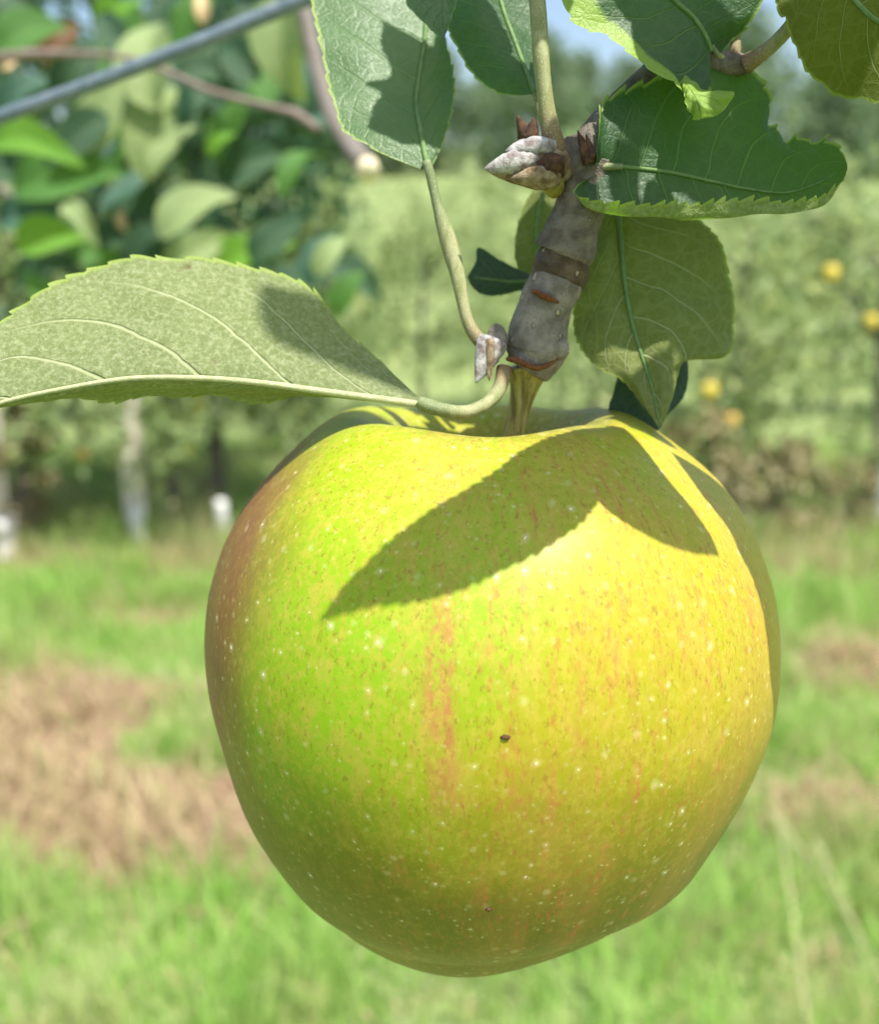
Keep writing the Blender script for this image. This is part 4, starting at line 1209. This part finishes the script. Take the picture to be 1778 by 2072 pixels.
def trunk_mesh(h, r, seed, limbs=7):
    g = np.random.default_rng(seed)
    V, F, _ = tube([(0, 0, -0.03), (0.02, 0.01, h * .3), (-0.02, 0.02, h * .65), (0.01, 0, h * .95)], [r, r * .85, r * .6, r * .2], 8, 0.06, seed, True, 14)
    V = list(V)
    F = list(F)
    for i in range(limbs):
        z0 = h * (0.25 + 0.6 * g.random())
        a = g.random() * 6.283
        L = h * (0.18 + 0.2 * g.random())
        p1 = np.array([math.cos(a) * L, math.sin(a) * L, z0 + L * 0.5])
        v, f, _ = tube([(0, 0, z0), p1 * [.5, .5, 1] + [0, 0, -0.02], p1], [r * .4, r * .3, r * .1], 6, 0, i, True, 6)
        b = len(V)
        V += list(v)
        F += [tuple(q + b for q in t) for t in f]
    return mesh_from('trunk', np.array(V), F)


def make_tree(h, rx, zlo, n, ls, mat, seed, r=0.03, clumps=26):
    c = crown_mesh('crown', n, h, rx, zlo, ls, seed, clumps)
    c.materials.append(mat)
    t = trunk_mesh(h * 0.9, r, seed)
    t.materials.append(trunk_m)
    return c, t


protos = [make_tree(1.75, 0.62, 0.5, 1400, 0.085, orch_m, 101), make_tree(1.6, 0.55, 0.42, 1200, 0.08, orch_m, 102), make_tree(1.9, 0.58, 0.58, 1400, 0.085, orch_m, 103)]


def put_tree(proto, x, y, s, rz, label, group=None, name='apple_tree', z=None, cat='tree'):
    r = empty(name, (x, y, float(ground_z(x, y)) if z is None else z), label, cat, group)
    r.rotation_euler = (0, 0, rz)
    r.scale = (s, s, s)
    for nm, me in zip(('crown', 'trunk'), proto):
        c = bpy.data.objects.new(nm, me)
        COL.objects.link(c)
        c.parent = r
    return r


GRP1 = 'apple trees of the nearest orchard row'
row1 = [(12, 1118, 0, .95, 'blurred orchard tree behind the white guard at the left edge'), (330, 1112, 1, .95, 'blurred orchard tree behind the white guard and pale stake'), (600, 1108, 2, .8, 'blurred orchard tree close to the left cheek of the apple'),
(1200, 1105, 0, .85, 'orchard tree beyond the hanging leaf with yellow fruit'), (1500, 1100, 2, .92, 'orchard tree with browned weeds at its foot right of the hanging leaf'), (1790, 1090, 0, 1.0, 'orchard tree with the dark trunk at the right edge')]
for i, (px, py, k, s, lab) in enumerate(row1):
    p = ground_at(px, py)
    put_tree(protos[k], p[0], p[1] + 0.25, s, i * 1.3, lab, GRP1)
for i in range(9):
    x = (-4.2, -3.1, -2.2, -1.2, -0.2, 0.9, 1.9, 3.0, 4.1)[i] + random.random() * .3
    put_tree(protos[i % 3], x, 8.3 + random.random() * .4, 0.95 + .15 * random.random(), i * 2.1, 'small blurred tree of the second orchard row behind the nearer trees', 'apple trees of the second orchard row')
for i in range(9):
    x = -7.2 + i * 1.9 + random.random() * .6
    put_tree(protos[(i + 1) % 3], x, 12.6 + random.random() * .6, 0.95 + .2 * random.random(), i * 1.7, 'tree of the farther orchard row showing above the second row', 'apple trees of the farther orchard row')
# dense tree behind the close leaves at the upper left
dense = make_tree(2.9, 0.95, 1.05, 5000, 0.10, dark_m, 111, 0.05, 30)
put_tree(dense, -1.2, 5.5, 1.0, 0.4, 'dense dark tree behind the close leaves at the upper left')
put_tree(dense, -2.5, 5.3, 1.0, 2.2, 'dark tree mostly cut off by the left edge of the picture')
# far wood
big = make_tree(8.0, 3.2, 1.0, 3200, 0.55, far_m, 121, 0.2, 34)
for i in range(26):
    x = -42 + i * 3.4 + random.random() * 2
    y = 62 + random.random() * 26
    put_tree(big, x, y, 0.72 + .35 * random.random(), i * 1.9, 'hazy far tree along the top of the slope', 'far trees along the skyline', 'far_tree')

# brown weeds on the right
weed = make_tree(0.55, 0.22, 0.05, 700, 0.06, weed_m, 131, 0.008, 14)
for i, (px, py, s, lab) in enumerate([(1465, 1085, .85, 'browned weed just right of the apple shoulder'), (1560, 1080, .95, 'browned weed between the apple and the right trunk'), (1380, 1090, 1.2, 'browned weed half hidden behind the apple shoulder'), (1700, 1088, .75, 'browned weed beside the right trunk'), (60, 1090, 1.2, 'browned weed beside the leftmost white guard')]):
    p = ground_at(px, py)
    put_tree(weed, p[0], p[1] - 0.1, s, i, lab, 'browned weeds under the orchard trees', 'dead_weed', cat='weed')

# white trunk guards and stakes
guard_m = simple_mat('guard_plastic', (0.74, 0.74, 0.73), (0.84, 0.84, 0.83), 8, 0.5)


def guard(px, py, hgt, rad, label):
    p = ground_at(px, py)
    r = empty('trunk_guard', p, label, 'tree guard', 'white guards around the orchard trunks')
    V, F, _ = tube([(0, 0, 0), (0, 0, hgt * .5), (0, 0, hgt)], [rad, rad * .97, rad], 18, 0.02, px, False, 8)
    Vi, Fi, _ = tube([(0, 0, 0.0), (0, 0, hgt)], [rad * .93, rad * .93], 18, 0, 1, False)
    b = len(V)
    n = 18
    F = list(F) + [tuple(q + b for q in f[::-1]) for f in Fi]
    top, ti = b - n, b + n
    F += [(top + k, top + (k + 1) % n, ti + (k + 1) % n, ti + k) for k in range(n)]
    o = link('sleeve', mesh_from('sleeve', np.vstack([V, Vi]), F), r, None, [guard_m])
    V, F, _ = tube([(0, 0, hgt * .62), (0, 0, hgt * .68)], [rad * 1.05, rad * 1.05], 18, 0, 1, True)
    link('tie_band', mesh_from('tie_band', V, F), r, None, [simple_mat('tie', (0.45, 0.5, 0.52), (0.6, 0.62, 0.62), 20)])
    return r


guard(14, 1126, 0.19, 0.055, 'white trunk guard at the left edge below the pale leaf')
guard(282, 1112, 0.21, 0.036, 'white trunk guard in front of the pale stake')
guard(452, 1100, 0.22, 0.028, 'bluish white trunk guard touching the left outline of the apple')
guard(1776, 1062, 0.36, 0.04, 'white trunk guard beside the dark trunk at the right edge')


def stake(px, py, hgt, half, label):
    p = ground_at(px, py)
    r = empty('wooden_stake', p, label, 'stake')
    V, F, _ = tube([(0, 0, -.02), (0, 0, hgt * .4), (0.005, 0, hgt - .03)], [half, half, half * .97], 12, 0.03, px, True, 12)
    link('post', mesh_from('post', V, F), r, None, [tree_mats['stake']])
    V, F, _ = tube([(0, 0, hgt - .03), (0, 0, hgt)], [half * .97, half * .7], 12, 0, 1, True)
    link('post_cap', mesh_from('post_cap', V, F), r, None, [tree_mats['stake']])
    return r


stake(279, 1098, 1.55, 0.055, 'pale wooden stake rising behind the middle trunk guard')
stake(2, 1105, 1.7, 0.06, 'pale wooden stake at the left edge under the pale leaf')

# yellow apples in the orchard row
ap_y = []
for m_name, c1, c2 in (('yellow_skin', (0.54, 0.42, 0.05), (0.62, 0.50, 0.09)), ('orange_skin', (0.52, 0.32, 0.08), (0.58, 0.42, 0.12))):
    Vs = np.stack([pr[::6, 0][:, None] * cosp[::8], pr[::6, 0][:, None] * sinp[::8], pr[::6, 1][:, None] + 0 * sinp[::8]], -1)
    a_, b_ = Vs.shape[:2]
    F = [(i * b_ + k, (i + 1) * b_ + k, (i + 1) * b_ + (k + 1) % b_, i * b_ + (k + 1) % b_) for i in range(a_ - 1) for k in range(b_)]
    me = mesh_from('flesh', Vs.reshape(-1, 3), F)
    me.materials.append(simple_mat(m_name, c1, c2, 3, 0.4))
    ap_y.append(me)
V, F, _ = tube([(0, 0, .5), (0.05, 0, .9), (0.1, 0, 1.3)], [.05, .04, .05], 6)
st_me = mesh_from('stem', V, F)
st_me.materials.append(M['fruit_stem'])
for (px, py, d, r, k, lab) in [(166, 918, 4.6, .034, 1, 'orange yellow apple low between the pale stakes'), (380, 905, 4.7, .036, 0, 'yellow apple left of the big apple shoulder'), (405, 820, 4.8, .045, 0, 'dull yellow apple just under the pale downy leaf'),
                               (1680, 552, 4.6, .050, 0, 'bright yellow apple highest on the right below the serrated leaf'), (1762, 650, 4.6, .045, 0, 'yellow apple at the right edge of the picture'), 
                               (1435, 790, 4.5, .048, 0, 'lime yellow apple beside the tip of the hanging leaf'), 
                               (1480, 850, 4.6, .042, 1, 'orange yellow apple above the right shoulder of the big apple'), ]:
    p = W(px, py, d + 0.22)
    e = empty('yellow_apple', p, lab, 'apple', 'yellow apples hanging in the orchard row')
    e.scale = (r * .78, r * .78, r * .78)
    e.rotation_euler = (0.2, 0.1, px)
    f = bpy.data.objects.new('flesh', ap_y[k]); COL.objects.link(f); f.parent = e
    s_ = bpy.data.objects.new('stem', st_me); COL.objects.link(s_); s_.parent = e
